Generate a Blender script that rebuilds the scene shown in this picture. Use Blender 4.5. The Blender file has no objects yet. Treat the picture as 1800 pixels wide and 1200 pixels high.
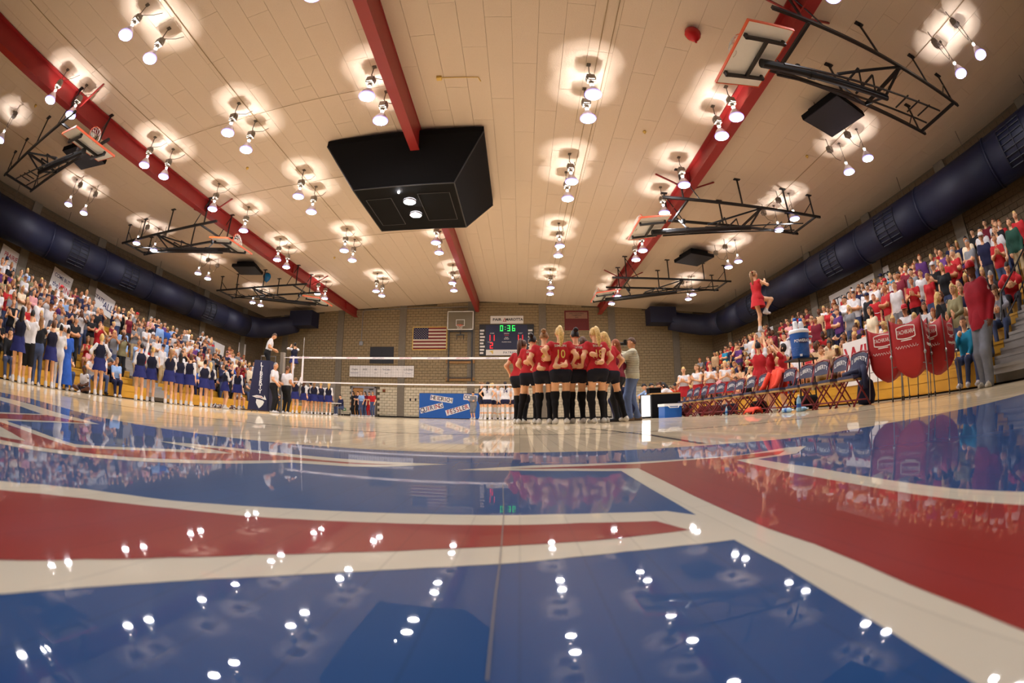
import bpy, bmesh, math, random
import numpy as np
from mathutils import Vector, Matrix
from mathutils.bvhtree import BVHTree
SC = bpy.context.scene
COL = SC.collection
rnd = random.Random(7)
PI = math.pi

# ------------------------------------------------------------------ camera
# 15 mm diagonal fisheye (equisolid) lying just above the boards
F_PX, PITCH, ROLL, YAW, CAM_H = 776.0, math.radians(9.85), -0.0024, 0.0169, 0.13
cam = bpy.data.cameras.new('camera')
cam.type = 'PANO'
cam.panorama_type = 'FISHEYE_EQUISOLID'
cam.sensor_fit = 'HORIZONTAL'
cam.sensor_width = 36.0
cam.sensor_height = 24.0
cam.fisheye_lens = F_PX / 1800.0 * 36.0
cam.fisheye_fov = math.radians(180)
cam.lens = 15.5
cam.dof.use_dof = True
cam.dof.focus_distance = 9.0
cam.dof.aperture_fstop = 5.6
cam.clip_start = 0.01
cam.clip_end = 200
camo = bpy.data.objects.new('camera', cam)
COL.objects.link(camo)
camo.matrix_world = (Matrix.Translation((0, 0, CAM_H)) @ Matrix.Rotation(YAW, 4, 'Z')
                     @ Matrix.Rotation(PI / 2 + PITCH, 4, 'X') @ Matrix.Rotation(ROLL, 4, 'Z'))
SC.camera = camo

# ------------------------------------------------------------------ world, exposure
w = bpy.data.worlds.new('world')
SC.world = w
w.use_nodes = True
w.node_tree.nodes['Background'].inputs[0].default_value = (0.05, 0.045, 0.04, 1)
w.node_tree.nodes['Background'].inputs[1].default_value = 0.3
vs = SC.view_settings
vs.view_transform = 'Standard'
vs.look = 'None'
vs.gamma = 1
vs.use_curve_mapping = False
vs.exposure = 0.0
if hasattr(SC, 'cycles'):
    SC.cycles.max_bounces = 6
    SC.cycles.diffuse_bounces = 3
    SC.cycles.glossy_bounces = 3
    SC.cycles.caustics_reflective = False
    SC.cycles.caustics_refractive = False
LENS_POWER = 232.0      # emission of the lamp lenses
UP_POWER = 36.0        # watts of the light that leaks out of each lamp neck


def az_ray(x, y):
    """direction of the photograph's pixel x, y (1800 x 1200)"""
    dx, dy = x - 900.0, y - 600.0
    r = math.hypot(dx, dy) + 1e-9
    th = 2 * math.asin(r / 2 / F_PX)
    s = math.sin(th) / r
    v = Vector((dx * s, math.cos(th), -dy * s))
    c, s = math.cos(ROLL), math.sin(ROLL)
    v = Vector((v.x * c - v.z * s, v.y, v.x * s + v.z * c))
    c, s = math.cos(PITCH), math.sin(PITCH)
    v = Vector((v.x, v.y * c - v.z * s, v.y * s + v.z * c))
    c, s = math.cos(YAW), math.sin(YAW)
    return Vector((v.x * c - v.y * s, v.x * s + v.y * c, v.z))


def spot(x, D, z=0.0, y=720):
    """place on the floor in the direction of pixel column x, D metres away"""
    v = az_ray(x, y)
    k = D / math.hypot(v.x, v.y)
    return Vector((v.x * k, v.y * k, z))


def at_z(x, y, z):
    v = az_ray(x, y)
    k = (z - CAM_H) / v.z
    return Vector((v.x * k, v.y * k, z))


def at_y(x, y, Y):
    v = az_ray(x, y)
    k = Y / v.y
    return Vector((v.x * k, Y, CAM_H + v.z * k))


# ------------------------------------------------------------------ helpers
def lin(c):
    return tuple(((x / 255) / 12.92 if x / 255 <= .04045 else ((x / 255 + .055) / 1.055) ** 2.4) for x in c)


class MB:
    """collects shapes, then links them as ONE mesh object"""

    def __init__(s):
        s.v, s.f, s.m = [], [], []

    def add(s, vs_, fs, mi=0):
        n = len(s.v)
        s.v += [tuple(p) for p in vs_]
        s.f += [tuple(i + n for i in f) for f in fs]
        s.m += [mi] * len(fs)
        return s

    def box(s, x0, x1, y0, y1, z0, z1, mi=0, M=None):
        P = [(x, y, z) for z in (z0, z1) for y in (y0, y1) for x in (x0, x1)]
        if M is not None:
            P = [M @ Vector(p) for p in P]
        return s.add(P, [(0, 2, 3, 1), (4, 5, 7, 6), (0, 1, 5, 4), (2, 6, 7, 3), (0, 4, 6, 2), (1, 3, 7, 5)], mi)

    def bar(s, a, b, wx, wy=None, mi=0):
        """square bar from a to b"""
        wy = wy or wx
        a, b = Vector(a), Vector(b)
        d = (b - a)
        L = d.length
        q = d.to_track_quat('Z', 'Y').to_matrix().to_4x4()
        return s.box(-wx / 2, wx / 2, -wy / 2, wy / 2, 0, L, mi, Matrix.Translation(a) @ q)

    def tube(s, pts, r, n=8, mi=0, cap=True):
        pts = [Vector(p) for p in pts]
        rr = r if isinstance(r, (list, tuple)) else [r] * len(pts)
        V, Fc = [], []
        t = (pts[1] - pts[0]).normalized()
        u = t.orthogonal().normalized()
        for i, p in enumerate(pts):
            if i == 0:
                t = (pts[1] - pts[0]).normalized()
            elif i == len(pts) - 1:
                t = (pts[i] - pts[i - 1]).normalized()
            else:
                t = ((pts[i + 1] - p).normalized() + (p - pts[i - 1]).normalized())
                t = t.normalized() if t.length > 1e-6 else (pts[i + 1] - p).normalized()
            u = (u - t * u.dot(t))
            u = u.normalized() if u.length > 1e-6 else t.orthogonal().normalized()
            b = t.cross(u)
            for k in range(n):
                a = 2 * PI * k / n
                V.append(p + (u * math.cos(a) + b * math.sin(a)) * rr[i])
        for i in range(len(pts) - 1):
            for k in range(n):
                k2 = (k + 1) % n
                Fc.append((i * n + k, i * n + k2, (i + 1) * n + k2, (i + 1) * n + k))
        if cap:
            Fc.append(tuple(reversed(range(n))))
            Fc.append(tuple((len(pts) - 1) * n + k for k in range(n)))
        return s.add(V, Fc, mi)

    def lathe(s, prof, n=16, mi=0, c=(0, 0, 0), cap0=False, cap1=False):
        """prof: (radius, z) list; axis z through c"""
        V, Fc = [], []
        for r, z in prof:
            for k in range(n):
                a = 2 * PI * k / n
                V.append((c[0] + r * math.cos(a), c[1] + r * math.sin(a), c[2] + z))
        for i in range(len(prof) - 1):
            for k in range(n):
                k2 = (k + 1) % n
                Fc.append((i * n + k, i * n + k2, (i + 1) * n + k2, (i + 1) * n + k))
        if cap0:
            Fc.append(tuple(reversed(range(n))))
        if cap1:
            Fc.append(tuple((len(prof) - 1) * n + k for k in range(n)))
        return s.add(V, Fc, mi)

    def prism(s, pts, z0, z1, mi=0, M=None):
        """polygon in xy extruded z0..z1"""
        n = len(pts)
        P = [Vector((x, y, z0)) for x, y in pts] + [Vector((x, y, z1)) for x, y in pts]
        if M is not None:
            P = [M @ p for p in P]
        return s.add(P, [tuple(reversed(range(n))), tuple(range(n, 2 * n))] + [(i, (i + 1) % n, (i + 1) % n + n, i + n) for i in range(n)], mi)

    def quad(s, a, b, c, d, mi=0):
        return s.add([a, b, c, d], [(0, 1, 2, 3)], mi)

    def mesh(s, name, mats, smooth=False):
        me = bpy.data.meshes.new(name)
        me.from_pydata(s.v, [], s.f)
        mats = mats if isinstance(mats, (list, tuple)) else [mats]
        for m_ in mats:
            me.materials.append(m_)
        if any(s.m):
            me.polygons.foreach_set('material_index', s.m)
        if smooth:
            me.polygons.foreach_set('use_smooth', [True] * len(s.f))
        me.update()
        return me

    def build(s, name, mats, parent=None, smooth=False, loc=None, rot=None):
        return link(name, s.mesh(name, mats, smooth), parent, loc, rot)


def link(name, data, parent=None, loc=None, rot=None):
    o = bpy.data.objects.new(name, data)
    COL.objects.link(o)
    if parent is not None:
        o.parent = parent
    if loc is not None:
        o.location = loc
    if rot is not None:
        o.rotation_euler = rot if isinstance(rot, (tuple, list)) else (0, 0, rot)
    return o


def tag(o, label=None, cat=None, group=None, kind=None):
    for k, v in (('label', label), ('category', cat), ('group', group), ('kind', kind)):
        if v:
            o[k] = v
    return o


def thing(name, label, cat, loc=(0, 0, 0), rz=0.0, group=None):
    return tag(link(name, None, None, loc, rz), label, cat, group)


def copy_tree(o, parent=None):
    c = o.copy()
    COL.objects.link(c)
    c.parent = parent
    for ch in list(o.children):
        copy_tree(ch, c)
    return c


ORD = ['first', 'second', 'third', 'fourth', 'fifth', 'sixth', 'seventh', 'eighth', 'ninth', 'tenth', 'eleventh', 'twelfth',
       'thirteenth', 'fourteenth', 'fifteenth', 'sixteenth', 'seventeenth', 'eighteenth', 'nineteenth', 'twentieth']
ORD += ['twenty-' + o for o in ORD[:9]] + ['thirtieth'] + ['thirty-' + o for o in ORD[:9]] + ['fortieth']


# ------------------------------------------------------------------ materials
def nt(name):
    m_ = bpy.data.materials.new(name)
    m_.use_nodes = True
    t = m_.node_tree
    return m_, t, t.nodes['Principled BSDF']


def mat(name, rgb, rough=.6, metal=0., var=.08, scale=8., bump=0., emit=None, estr=0., coat=0., spec=.5):
    """principled colour with a procedural grain"""
    m_, t, b = nt(name)
    c = lin(rgb)
    b.inputs['Roughness'].default_value = rough
    b.inputs['Metallic'].default_value = metal
    b.inputs['Specular IOR Level'].default_value = spec
    b.inputs['Coat Weight'].default_value = coat
    tc = t.nodes.new('ShaderNodeTexCoord')
    nz = t.nodes.new('ShaderNodeTexNoise')
    nz.inputs['Scale'].default_value = scale
    nz.inputs['Detail'].default_value = 4
    t.links.new(tc.outputs['Object'], nz.inputs['Vector'])
    mx = t.nodes.new('ShaderNodeMix')
    mx.data_type = 'RGBA'
    mx.inputs['A'].default_value = (*[x * (1 - var) for x in c], 1)
    mx.inputs['B'].default_value = (*[min(1, x * (1 + var)) for x in c], 1)
    t.links.new(nz.outputs['Fac'], mx.inputs['Factor'])
    t.links.new(mx.outputs['Result'], b.inputs['Base Color'])
    if bump:
        bp = t.nodes.new('ShaderNodeBump')
        bp.inputs['Strength'].default_value = bump
        bp.inputs['Distance'].default_value = .02
        t.links.new(nz.outputs['Fac'], bp.inputs['Height'])
        t.links.new(bp.outputs['Normal'], b.inputs['Normal'])
    if emit:
        b.inputs['Emission Color'].default_value = (*lin(emit), 1)
        b.inputs['Emission Strength'].default_value = estr
    return m_


def mat_attr(name, attr, rough=.7, typ='OBJECT', var=.12, scale=9., sss=0.):
    """colour read from the object's own property (each copy keeps its own colours)"""
    m_, t, b = nt(name)
    b.inputs['Roughness'].default_value = rough
    b.inputs['Specular IOR Level'].default_value = .3
    a = t.nodes.new('ShaderNodeAttribute')
    a.attribute_type = typ
    a.attribute_name = attr
    tc = t.nodes.new('ShaderNodeTexCoord')
    nz = t.nodes.new('ShaderNodeTexNoise')
    nz.inputs['Scale'].default_value = scale
    nz.inputs['Detail'].default_value = 3
    t.links.new(tc.outputs['Object'], nz.inputs['Vector'])
    mr = t.nodes.new('ShaderNodeMapRange')
    mr.inputs['From Min'].default_value = .3
    mr.inputs['From Max'].default_value = .7
    mr.inputs['To Min'].default_value = 1 - var
    mr.inputs['To Max'].default_value = 1 + var
    t.links.new(nz.outputs['Fac'], mr.inputs['Value'])
    mx = t.nodes.new('ShaderNodeVectorMath')
    mx.operation = 'SCALE'
    t.links.new(a.outputs['Color'], mx.inputs[0])
    t.links.new(mr.outputs['Result'], mx.inputs['Scale'])
    t.links.new(mx.outputs['Vector'], b.inputs['Base Color'])
    return m_


def floor_mat(name, kind, rgb, rough=.026):
    """lacquered gym floor: narrow maple strips or paint, under one clear gloss coat"""
    m_, t, b = nt(name)
    tc = t.nodes.new('ShaderNodeTexCoord')
    c = lin(rgb)
    br = t.nodes.new('ShaderNodeTexBrick')
    mp = t.nodes.new('ShaderNodeMapping')
    mp.inputs['Rotation'].default_value = (0, 0, PI / 2)
    t.links.new(tc.outputs['Object'], mp.inputs['Vector'])
    t.links.new(mp.outputs['Vector'], br.inputs['Vector'])
    br.inputs['Scale'].default_value = 1
    br.inputs['Brick Width'].default_value = 1.1
    br.inputs['Row Height'].default_value = .057
    br.inputs['Mortar Size'].default_value = .0012
    v = .16 if kind == 'wood' else .03
    br.inputs['Color1'].default_value = (*[x * (1 - v) for x in c], 1)
    br.inputs['Color2'].default_value = (*[min(1, x * (1 + v * .7)) for x in c], 1)
    br.inputs['Mortar'].default_value = (*[x * (.55 if kind == 'wood' else .88) for x in c], 1)
    nz = t.nodes.new('ShaderNodeTexNoise')
    nz.inputs['Scale'].default_value = 3
    nz.inputs['Detail'].default_value = 8
    t.links.new(tc.outputs['Object'], nz.inputs['Vector'])
    mx = t.nodes.new('ShaderNodeMix')
    mx.data_type = 'RGBA'
    mx.blend_type = 'MULTIPLY'
    mx.inputs['Factor'].default_value = .22
    t.links.new(br.outputs['Color'], mx.inputs['A'])
    t.links.new(nz.outputs['Fac'], mx.inputs['B'])
    t.links.new(mx.outputs['Result'], b.inputs['Base Color'])
    b.inputs['Roughness'].default_value = .45
    b.inputs['Specular IOR Level'].default_value = .04
    b.inputs['Coat Weight'].default_value = .7
    b.inputs['Coat IOR'].default_value = 1.45
    # the lacquer is a little worn: smears of rougher gloss
    n2 = t.nodes.new('ShaderNodeTexNoise')
    n2.inputs['Scale'].default_value = 9
    n2.inputs['Detail'].default_value = 5
    t.links.new(tc.outputs['Object'], n2.inputs['Vector'])
    mr = t.nodes.new('ShaderNodeMapRange')
    mr.inputs['From Min'].default_value = .35
    mr.inputs['From Max'].default_value = .75
    mr.inputs['To Min'].default_value = rough * .7
    mr.inputs['To Max'].default_value = rough * 1.5
    t.links.new(n2.outputs['Fac'], mr.inputs['Value'])
    t.links.new(mr.outputs['Result'], b.inputs['Coat Roughness'])
    bp = t.nodes.new('ShaderNodeBump')
    bp.inputs['Strength'].default_value = .05
    bp.inputs['Distance'].default_value = .0005
    mp2 = t.nodes.new('ShaderNodeMapping')
    mp2.inputs['Scale'].default_value = (17.5, 1.2, 1)
    t.links.new(tc.outputs['Object'], mp2.inputs['Vector'])
    n3 = t.nodes.new('ShaderNodeTexNoise')
    n3.inputs['Scale'].default_value = 1
    n3.inputs['Detail'].default_value = 1
    t.links.new(mp2.outputs['Vector'], n3.inputs['Vector'])
    t.links.new(n3.outputs['Fac'], bp.inputs['Height'])
    t.links.new(bp.outputs['Normal'], b.inputs['Coat Normal'])
    return m_


def glow(name, rgb, strength):
    m_, t, b = nt(name)
    b.inputs['Base Color'].default_value = (*lin(rgb), 1)
    b.inputs['Emission Color'].default_value = (*lin(rgb), 1)
    b.inputs['Emission Strength'].default_value = strength
    b.inputs['Roughness'].default_value = .4
    return m_


M = dict(
    wood=floor_mat('maple floor', 'wood', (238, 216, 178)),
    f_blue=floor_mat('blue floor paint', 'paint', (34, 84, 148)),
    f_red=floor_mat('red floor paint', 'paint', (168, 56, 48)),
    f_white=floor_mat('cream floor paint', 'paint', (240, 232, 212)),
    f_line=floor_mat('dark floor line', 'paint', (70, 60, 50)),
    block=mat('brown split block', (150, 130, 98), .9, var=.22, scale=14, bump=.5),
    block_side=mat('shade-toned side wall block', (104, 86, 64), .92, var=.25, scale=14, bump=.5),  # brown block darkened in its colour to stand for shade far from lamps
    block_cream=mat('cream painted block', (206, 192, 164), .75, var=.08, scale=14, bump=.3),
    mortar=mat('mortar', (96, 84, 66), .95, var=.12, scale=20),
    mortar_cream=mat('painted mortar', (150, 136, 110), .9, var=.08, scale=20),
    concrete=mat('grey concrete pilaster', (122, 112, 98), .9, var=.16, scale=6, bump=.3),
    ceil=mat('cream acoustic ceiling board', (217, 198, 178), .92, var=.05, scale=40, bump=.25),
    ceil_gap=mat('ceiling joint', (150, 128, 100), .95),
    red=mat('red painted steel', (150, 38, 36), .42, var=.08, scale=3),
    black=mat('black steel', (22, 21, 22), .4, var=.15, scale=10),
    black_box=mat('black painted plywood', (12, 11, 13), .8, spec=.15, var=.2, scale=6),
    black_line=mat('black edge trim', (46, 44, 46), .5),
    duct=mat('dark blue painted duct', (9, 15, 46), .6, metal=.0, var=.25, scale=5),
    duct_dark=mat('navy duct grille', (7, 10, 30), .6, var=.3, scale=30),
    lamp_grey=mat('grey cast ballast housing', (150, 140, 128), .5, metal=.3),
    lamp_shell=mat('ribbed aluminium reflector', (214, 204, 214), .32, metal=.55, var=.05),
    lens=glow('lit lamp lens', (251, 249, 252), LENS_POWER),
    rim_glow=glow('lit prismatic lens edge', (150, 140, 255), 3.0),
    neck=glow('lit lamp neck', (255, 244, 238), 14.),
    cable=mat('grey cable', (96, 86, 74), .7),
    conduit=mat('cream painted conduit', (170, 146, 112), .7),
    white=mat('white enamel', (236, 234, 230), .4, var=.03),
    white_cloth=mat('white cloth', (232, 228, 226), .85, var=.05, scale=4),
    grey_metal=mat('brushed grey metal', (150, 150, 150), .35, metal=.7),
    orange=mat('orange rim paint', (214, 84, 34), .45),
    net=mat('white cord', (220, 214, 204), .8),
    yellow=mat('honey varnished pine', (206, 152, 46), .4, var=.18, scale=3),
    deck=mat('bleacher deck', (118, 94, 54), .7, var=.15),
    grey_step=mat('grey metal step', (150, 145, 140), .6, var=.1),
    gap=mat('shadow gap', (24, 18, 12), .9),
    navy=mat('navy vinyl', (30, 32, 66), .5, var=.1),
    navy_cloth=mat('navy cloth', (24, 28, 62), .8, var=.2, scale=12),
    red_cloth=mat('red nylon', (172, 22, 28), .6, var=.12, scale=5),
    maroon_frame=mat('maroon chair frame', (122, 32, 40), .35, metal=.2),
    tan=mat('tan seat underside', (176, 140, 84), .7),
    pad=mat('charcoal navy pad', (58, 58, 84), .5, var=.08),
    orange_cloth=mat('orange red fleece', (224, 66, 40), .85, var=.12, scale=10),
    cooler=mat('blue plastic', (26, 92, 176), .35, var=.04),
    white_plastic=mat('white plastic', (228, 230, 232), .35, var=.03),
    dark=mat('dark grille', (34, 34, 40), .6, var=.2, scale=40),
    blue_paper=mat('blue banner paper', (28, 92, 176), .7, var=.06),
    paper=mat('white poster paper', (232, 226, 222), .8, var=.04, scale=3),
    ink_red=mat('red marker', (176, 28, 40), .7),
    ink_navy=mat('navy marker', (36, 40, 92), .7),
    ink_black=mat('black print', (26, 24, 28), .7),
    gold=mat('gold lettering', (226, 190, 96), .6),
    flag_red=mat('flag red', (120, 30, 36), .8),
    flag_blue=mat('flag blue', (36, 38, 74), .8),
    flag_white=mat('flag white', (214, 200, 180), .8),
    brown_wood=mat('brown wood batten', (150, 108, 54), .6, var=.15),
    board_glass=mat('pale backboard glass', (120, 112, 96), .12, var=.05),
    maroon_cloth=mat('maroon banner', (106, 44, 44), .85, var=.12, scale=5),
    door_grey=mat('grey door paint', (150, 146, 148), .5),
    door_wood=mat('hall wood', (176, 122, 66), .6),
    led_green=glow('green led', (60, 255, 110), 1.0),
    led_red=glow('red led', (255, 34, 34), 1.3),
    score_blue=mat('scoreboard blue', (18, 26, 62), .45),
    score_black=mat('scoreboard black', (20, 20, 26), .5),
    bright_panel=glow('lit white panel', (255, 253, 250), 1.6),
    balloon_red=mat('red balloon', (190, 24, 26), .25),
    balloon_cyan=mat('teal balloon', (20, 110, 170), .25),
    bottle=mat('clear blue bottle', (150, 190, 220), .15),
    tape=mat('net tape', (236, 228, 228), .8, var=.03),
    wood_door=mat('bench wood', (186, 140, 84), .6),
    p_skin=mat_attr('skin', 'skin', .55, var=.06),
    p_top=mat_attr('top cloth', 'top', .8),
    p_sec=mat_attr('trim cloth', 'sec', .8),
    p_bot=mat_attr('bottom cloth', 'bot', .8),
    p_leg=mat_attr('legwear', 'leg', .85),
    p_shoe=mat_attr('shoe', 'shoe', .6),
    p_hair=mat_attr('hair', 'hair', .55, var=.3, scale=40),
    p_dark=mat('eye', (36, 26, 22), .3),
    p_lip=mat('lips', (150, 74, 66), .5),
    crowd=mat_attr('distant crowd clothing and skin', 'Col', .8, typ='GEOMETRY'),
)


for k_ in ('rim_glow', 'neck', 'led_green', 'led_red'):      # faint emitters: no need to aim light samples at them
    if hasattr(M[k_], 'cycles'):
        M[k_].cycles.emission_sampling = 'NONE'


# ------------------------------------------------------------------ lettering
_txt = {}


def text_geo(s, size=1.0, bold=0.0, align='CENTER', spacing=1.0):
    key = (s, bold, align, spacing)
    if key not in _txt:
        cu = bpy.data.curves.new('lettering', 'FONT')
        cu.body = s
        cu.align_x = align
        cu.align_y = 'CENTER'
        cu.offset = bold
        cu.space_character = spacing
        cu.resolution_u = 3
        cu.fill_mode = 'FRONT'
        o = bpy.data.objects.new('lettering', cu)
        me = bpy.data.meshes.new_from_object(o)
        V = [v.co.copy() for v in me.vertices]
        Fc = [tuple(p.vertices) for p in me.polygons]
        bpy.data.objects.remove(o)
        bpy.data.meshes.remove(me)
        bpy.data.curves.remove(cu)
        _txt[key] = (V, Fc)
    V, Fc = _txt[key]
    return [v * size for v in V], Fc


def lettering(s, size, Mx, material, parent, bold=0.0, name='lettering', spacing=1.0, sx=1.0, thick=.0):
    V, Fc = text_geo(s, size, bold, spacing=spacing)
    b = MB()
    b.add([Mx @ Vector((v.x * sx, v.y, 0)) for v in V], Fc)
    return b.build(name, material, parent)


def face_m(o, right, up):
    """matrix whose x runs along right, y along up, at o"""
    r, u = Vector(right).normalized(), Vector(up).normalized()
    n = r.cross(u)
    m_ = Matrix((r, u, n)).transposed().to_4x4()
    m_.translation = Vector(o)
    return m_
# painted shapes on the boards, metres from the spot under the lens
P_BLUE = [(-3.551, 1.182), (-3.358, 1.417), (-2.745, 1.413), (-2.229, 1.365), (-2.05, 1.361), (-1.698, 1.411), (-1.339, 1.471), (-1.041, 1.511), (-0.749, 1.558), (-0.492, 1.574), (-0.256, 1.585), (-0.028, 1.607), (0.179, 1.613), (0.342, 1.594), (0.587, 1.581), (0.84, 1.533), (1.003, 1.473), (1.383, 1.439), (1.888, 1.383), (2.283, 1.237), (2.876, 1.07)]
P_WHITE = [(-0.614, 0.133), (-0.606, 0.195), (-0.584, 0.267), (-0.546, 0.328), (-0.494, 0.375), (-0.438, 0.413), (-0.389, 0.451), (-0.338, 0.484), (-0.285, 0.512), (-0.231, 0.532), (-0.176, 0.548), (-0.121, 0.56), (-0.065, 0.566), (-0.01, 0.568), (0.039, 0.571), (0.116, 0.564), (0.191, 0.547), (0.217, 0.506), (0.221, 0.613), (0.224, 0.744), (0.233, 0.995), (0.116, 1.041), (-0.019, 1.063), (-0.152, 1.06), (-0.063, 1.122), (0.038, 1.174), (0.147, 1.182), (0.252, 1.173), (0.429, 1.156), (0.612, 1.115), (0.715, 1.136), (0.805, 1.153), (0.864, 1.116), (0.724, 0.981), (0.658, 0.983), (0.593, 0.98), (0.584, 0.837), (0.582, 0.717), (0.564, 0.584), (0.55, 0.479), (0.539, 0.39), (0.532, 0.315), (0.532, 0.249), (0.532, 0.19), (0.529, 0.094), (0.519, 0.035), (0.173, -0.006), (0.179, 0.028), (0.185, 0.068), (0.188, 0.093), (0.193, 0.135), (0.198, 0.182), (0.202, 0.229), (0.207, 0.288), (0.207, 0.333), (0.208, 0.382), (0.152, 0.39), (0.098, 0.391), (0.044, 0.384), (-0.007, 0.371), (-0.043, 0.362), (-0.077, 0.35), (-0.11, 0.334), (-0.141, 0.315), (-0.169, 0.293), (-0.195, 0.268), (-0.219, 0.242), (-0.239, 0.212), (-0.256, 0.18), (-0.27, 0.146), (-0.281, 0.109), (-0.288, 0.071), (-0.292, 0.039)]
P_RED_LOW = [(-0.567, 0.121), (-0.558, 0.178), (-0.533, 0.242), (-0.497, 0.297), (-0.452, 0.342), (-0.406, 0.381), (-0.356, 0.411), (-0.305, 0.436), (-0.257, 0.46), (-0.208, 0.479), (-0.159, 0.494), (-0.109, 0.504), (-0.059, 0.51), (-0.009, 0.513), (0.073, 0.516), (0.119, 0.508), (0.161, 0.498), (0.171, 0.471), (0.182, 0.441), (0.128, 0.441), (0.079, 0.436), (0.038, 0.433), (-0.002, 0.427), (-0.049, 0.415), (-0.088, 0.402), (-0.161, 0.365), (-0.225, 0.315), (-0.276, 0.251), (-0.316, 0.178), (-0.343, 0.095), (-0.348, 0.059)]
P_RED_BIG = [(-0.035, 1.099), (0.096, 1.125), (0.243, 1.132), (0.318, 1.121), (0.418, 1.121), (0.518, 1.114), (0.635, 1.105), (0.754, 1.082), (0.684, 1.013), (0.608, 1.011), (0.544, 1.011), (0.527, 0.875), (0.516, 0.756), (0.506, 0.622), (0.499, 0.515), (0.49, 0.425), (0.483, 0.347), (0.479, 0.26), (0.477, 0.167), (0.474, 0.08), (0.468, 0.028), (0.223, -0.03), (0.229, 0.003), (0.239, 0.058), (0.247, 0.114), (0.252, 0.176), (0.259, 0.24), (0.263, 0.316), (0.258, 0.396), (0.26, 0.495), (0.264, 0.634), (0.272, 0.791), (0.282, 1.026), (0.121, 1.085)]
P_WHITE_FAR = [(-0.936, 0.31), (-0.885, 0.372), (-0.83, 0.465), (-0.757, 0.582), (-0.722, 0.642), (-0.691, 0.707), (-0.649, 0.79), (-0.606, 0.879), (-0.561, 0.974), (-0.48, 0.997), (-0.4, 1.013), (-0.332, 1.059), (-0.269, 1.119), (-0.196, 1.182), (-0.284, 1.18), (-0.367, 1.174), (-0.463, 1.172), (-0.562, 1.17), (-0.671, 1.167), (-0.795, 1.154), (-0.897, 1.131), (-1.006, 1.075), (-1.088, 0.978), (-0.966, 0.977), (-0.858, 0.968), (-0.904, 0.864), (-0.941, 0.758), (-0.965, 0.649), (-0.989, 0.569), (-1.08, 0.555), (-1.224, 0.543), (-1.321, 0.522), (-1.422, 0.494), (-1.471, 0.622), (-1.531, 0.774), (-1.567, 0.913), (-1.611, 1.07), (-1.764, 1.081), (-2.005, 1.071), (-2.479, 1.092), (-2.705, 1.045), (-2.857, 0.952)]
P_RED_FAR = [(-1.356, 0.452), (-1.254, 0.485), (-1.134, 0.503), (-1.016, 0.522), (-0.937, 0.539), (-0.921, 0.62), (-0.896, 0.722), (-0.859, 0.82), (-0.809, 0.912), (-0.767, 0.994), (-0.874, 1.014), (-0.961, 1.013), (-0.85, 1.072), (-0.75, 1.088), (-0.63, 1.095), (-0.526, 1.093), (-0.434, 1.099), (-0.368, 1.109), (-0.316, 1.118), (-0.369, 1.089), (-0.421, 1.065), (-0.507, 1.055), (-0.589, 1.024), (-0.638, 0.925), (-0.684, 0.832), (-0.732, 0.749), (-0.764, 0.679), (-0.799, 0.615), (-0.838, 0.554), (-0.877, 0.492), (-0.91, 0.432), (-0.939, 0.395), (-0.993, 0.33)]
P_RED_TIP = [(-1.645, 0.549), (-1.735, 0.702), (-1.847, 0.889), (-1.731, 0.958), (-1.624, 1.028), (-1.585, 0.801), (-1.522, 0.643), (-1.477, 0.514), (-1.458, 0.487)]
P_BLUE_TIP = [(-2.439, 0.813), (-2.211, 0.875), (-1.871, 0.876), (-1.791, 0.725), (-1.705, 0.569)]
P_WHITE_TIP = [(-1.239, 0.413), (-1.12, 0.416), (-1.001, 0.412), (-1.016, 0.373), (-1.038, 0.345)]
P_SEAM = [(-0.032, 0.836), (-0.021, 0.571), (-0.018, 0.426), (-0.017, 0.356), (-0.017, 0.299), (-0.016, 0.231), (-0.015, 0.181)]
# ceiling lamps, column by column: x, y in metres
LAMPS = {
    'G': [(-15.8, 2.5), (-17.17, 7.59), (-17.14, 8.59), (-17.19, 12.39), (-16.95, 13.5), (-16.96, 17.32), (-16.98, 18.28), (-17.22, 23.6), (-17.08, 24.42)],
    'A': [(-12.1, 2.98), (-12.02, 4.0), (-11.65, 7.67), (-11.49, 8.63), (-11.25, 11.51), (-11.16, 13.74), (-11.47, 17.3), (-11.54, 18.39), (-12.0, 23.24), (-12.0, 24.3)],
    'B': [(-8.24, 2.93), (-8.16, 4), (-7.89, 7.72), (-7.82, 8.72), (-7.55, 12), (-7.61, 13.26), (-7.81, 17.28), (-7.89, 18.56), (-8.34, 23.74), (-8.3, 24.75)],
    'C': [(-3.81, 4.22), (-3.62, 7.71), (-3.56, 8.78), (-3.57, 17.41), (-3.64, 18.63), (-3.71, 23.29), (-3.83, 24.73)],
    'D': [(1.77, 7.8), (1.77, 8.76), (1.68, 12.05), (1.67, 13.22), (1.76, 17.52), (1.78, 18.69), (1.78, 23.71), (1.83, 24.99)],
    'E': [(5.9, 3.1), (5.49, 7.77), (5.43, 8.69), (5.28, 11.56), (5.24, 13.67), (5.41, 17.41), (5.39, 18.58), (5.86, 24.75), (5.83, 26.5)],
    'F': [(10.46, 1.89), (10.43, 2.87), (10.4, 7.75), (10.3, 8.73), (10.38, 12.53), (10.33, 13.7), (10.29, 17.54), (10.18, 18.42), (10.18, 23.39), (10.28, 24.4)],
}

# ------------------------------------------------------------------ the room
XL, XR, YB, YF = -21.3, 15.1, 31.5, -4.0
RIDGE_X, RIDGE_Z, SLOPE = -3.1, 8.62, .045


def ceil_z(x):
    return RIDGE_Z - SLOPE * abs(x - RIDGE_X)


floor = MB().box(XL, XR, YF, YB, -.2, 0).build('floor', M['wood'])
tag(floor, 'pale maple gym floor under a glossy lacquer', 'floor', kind='structure')


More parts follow.
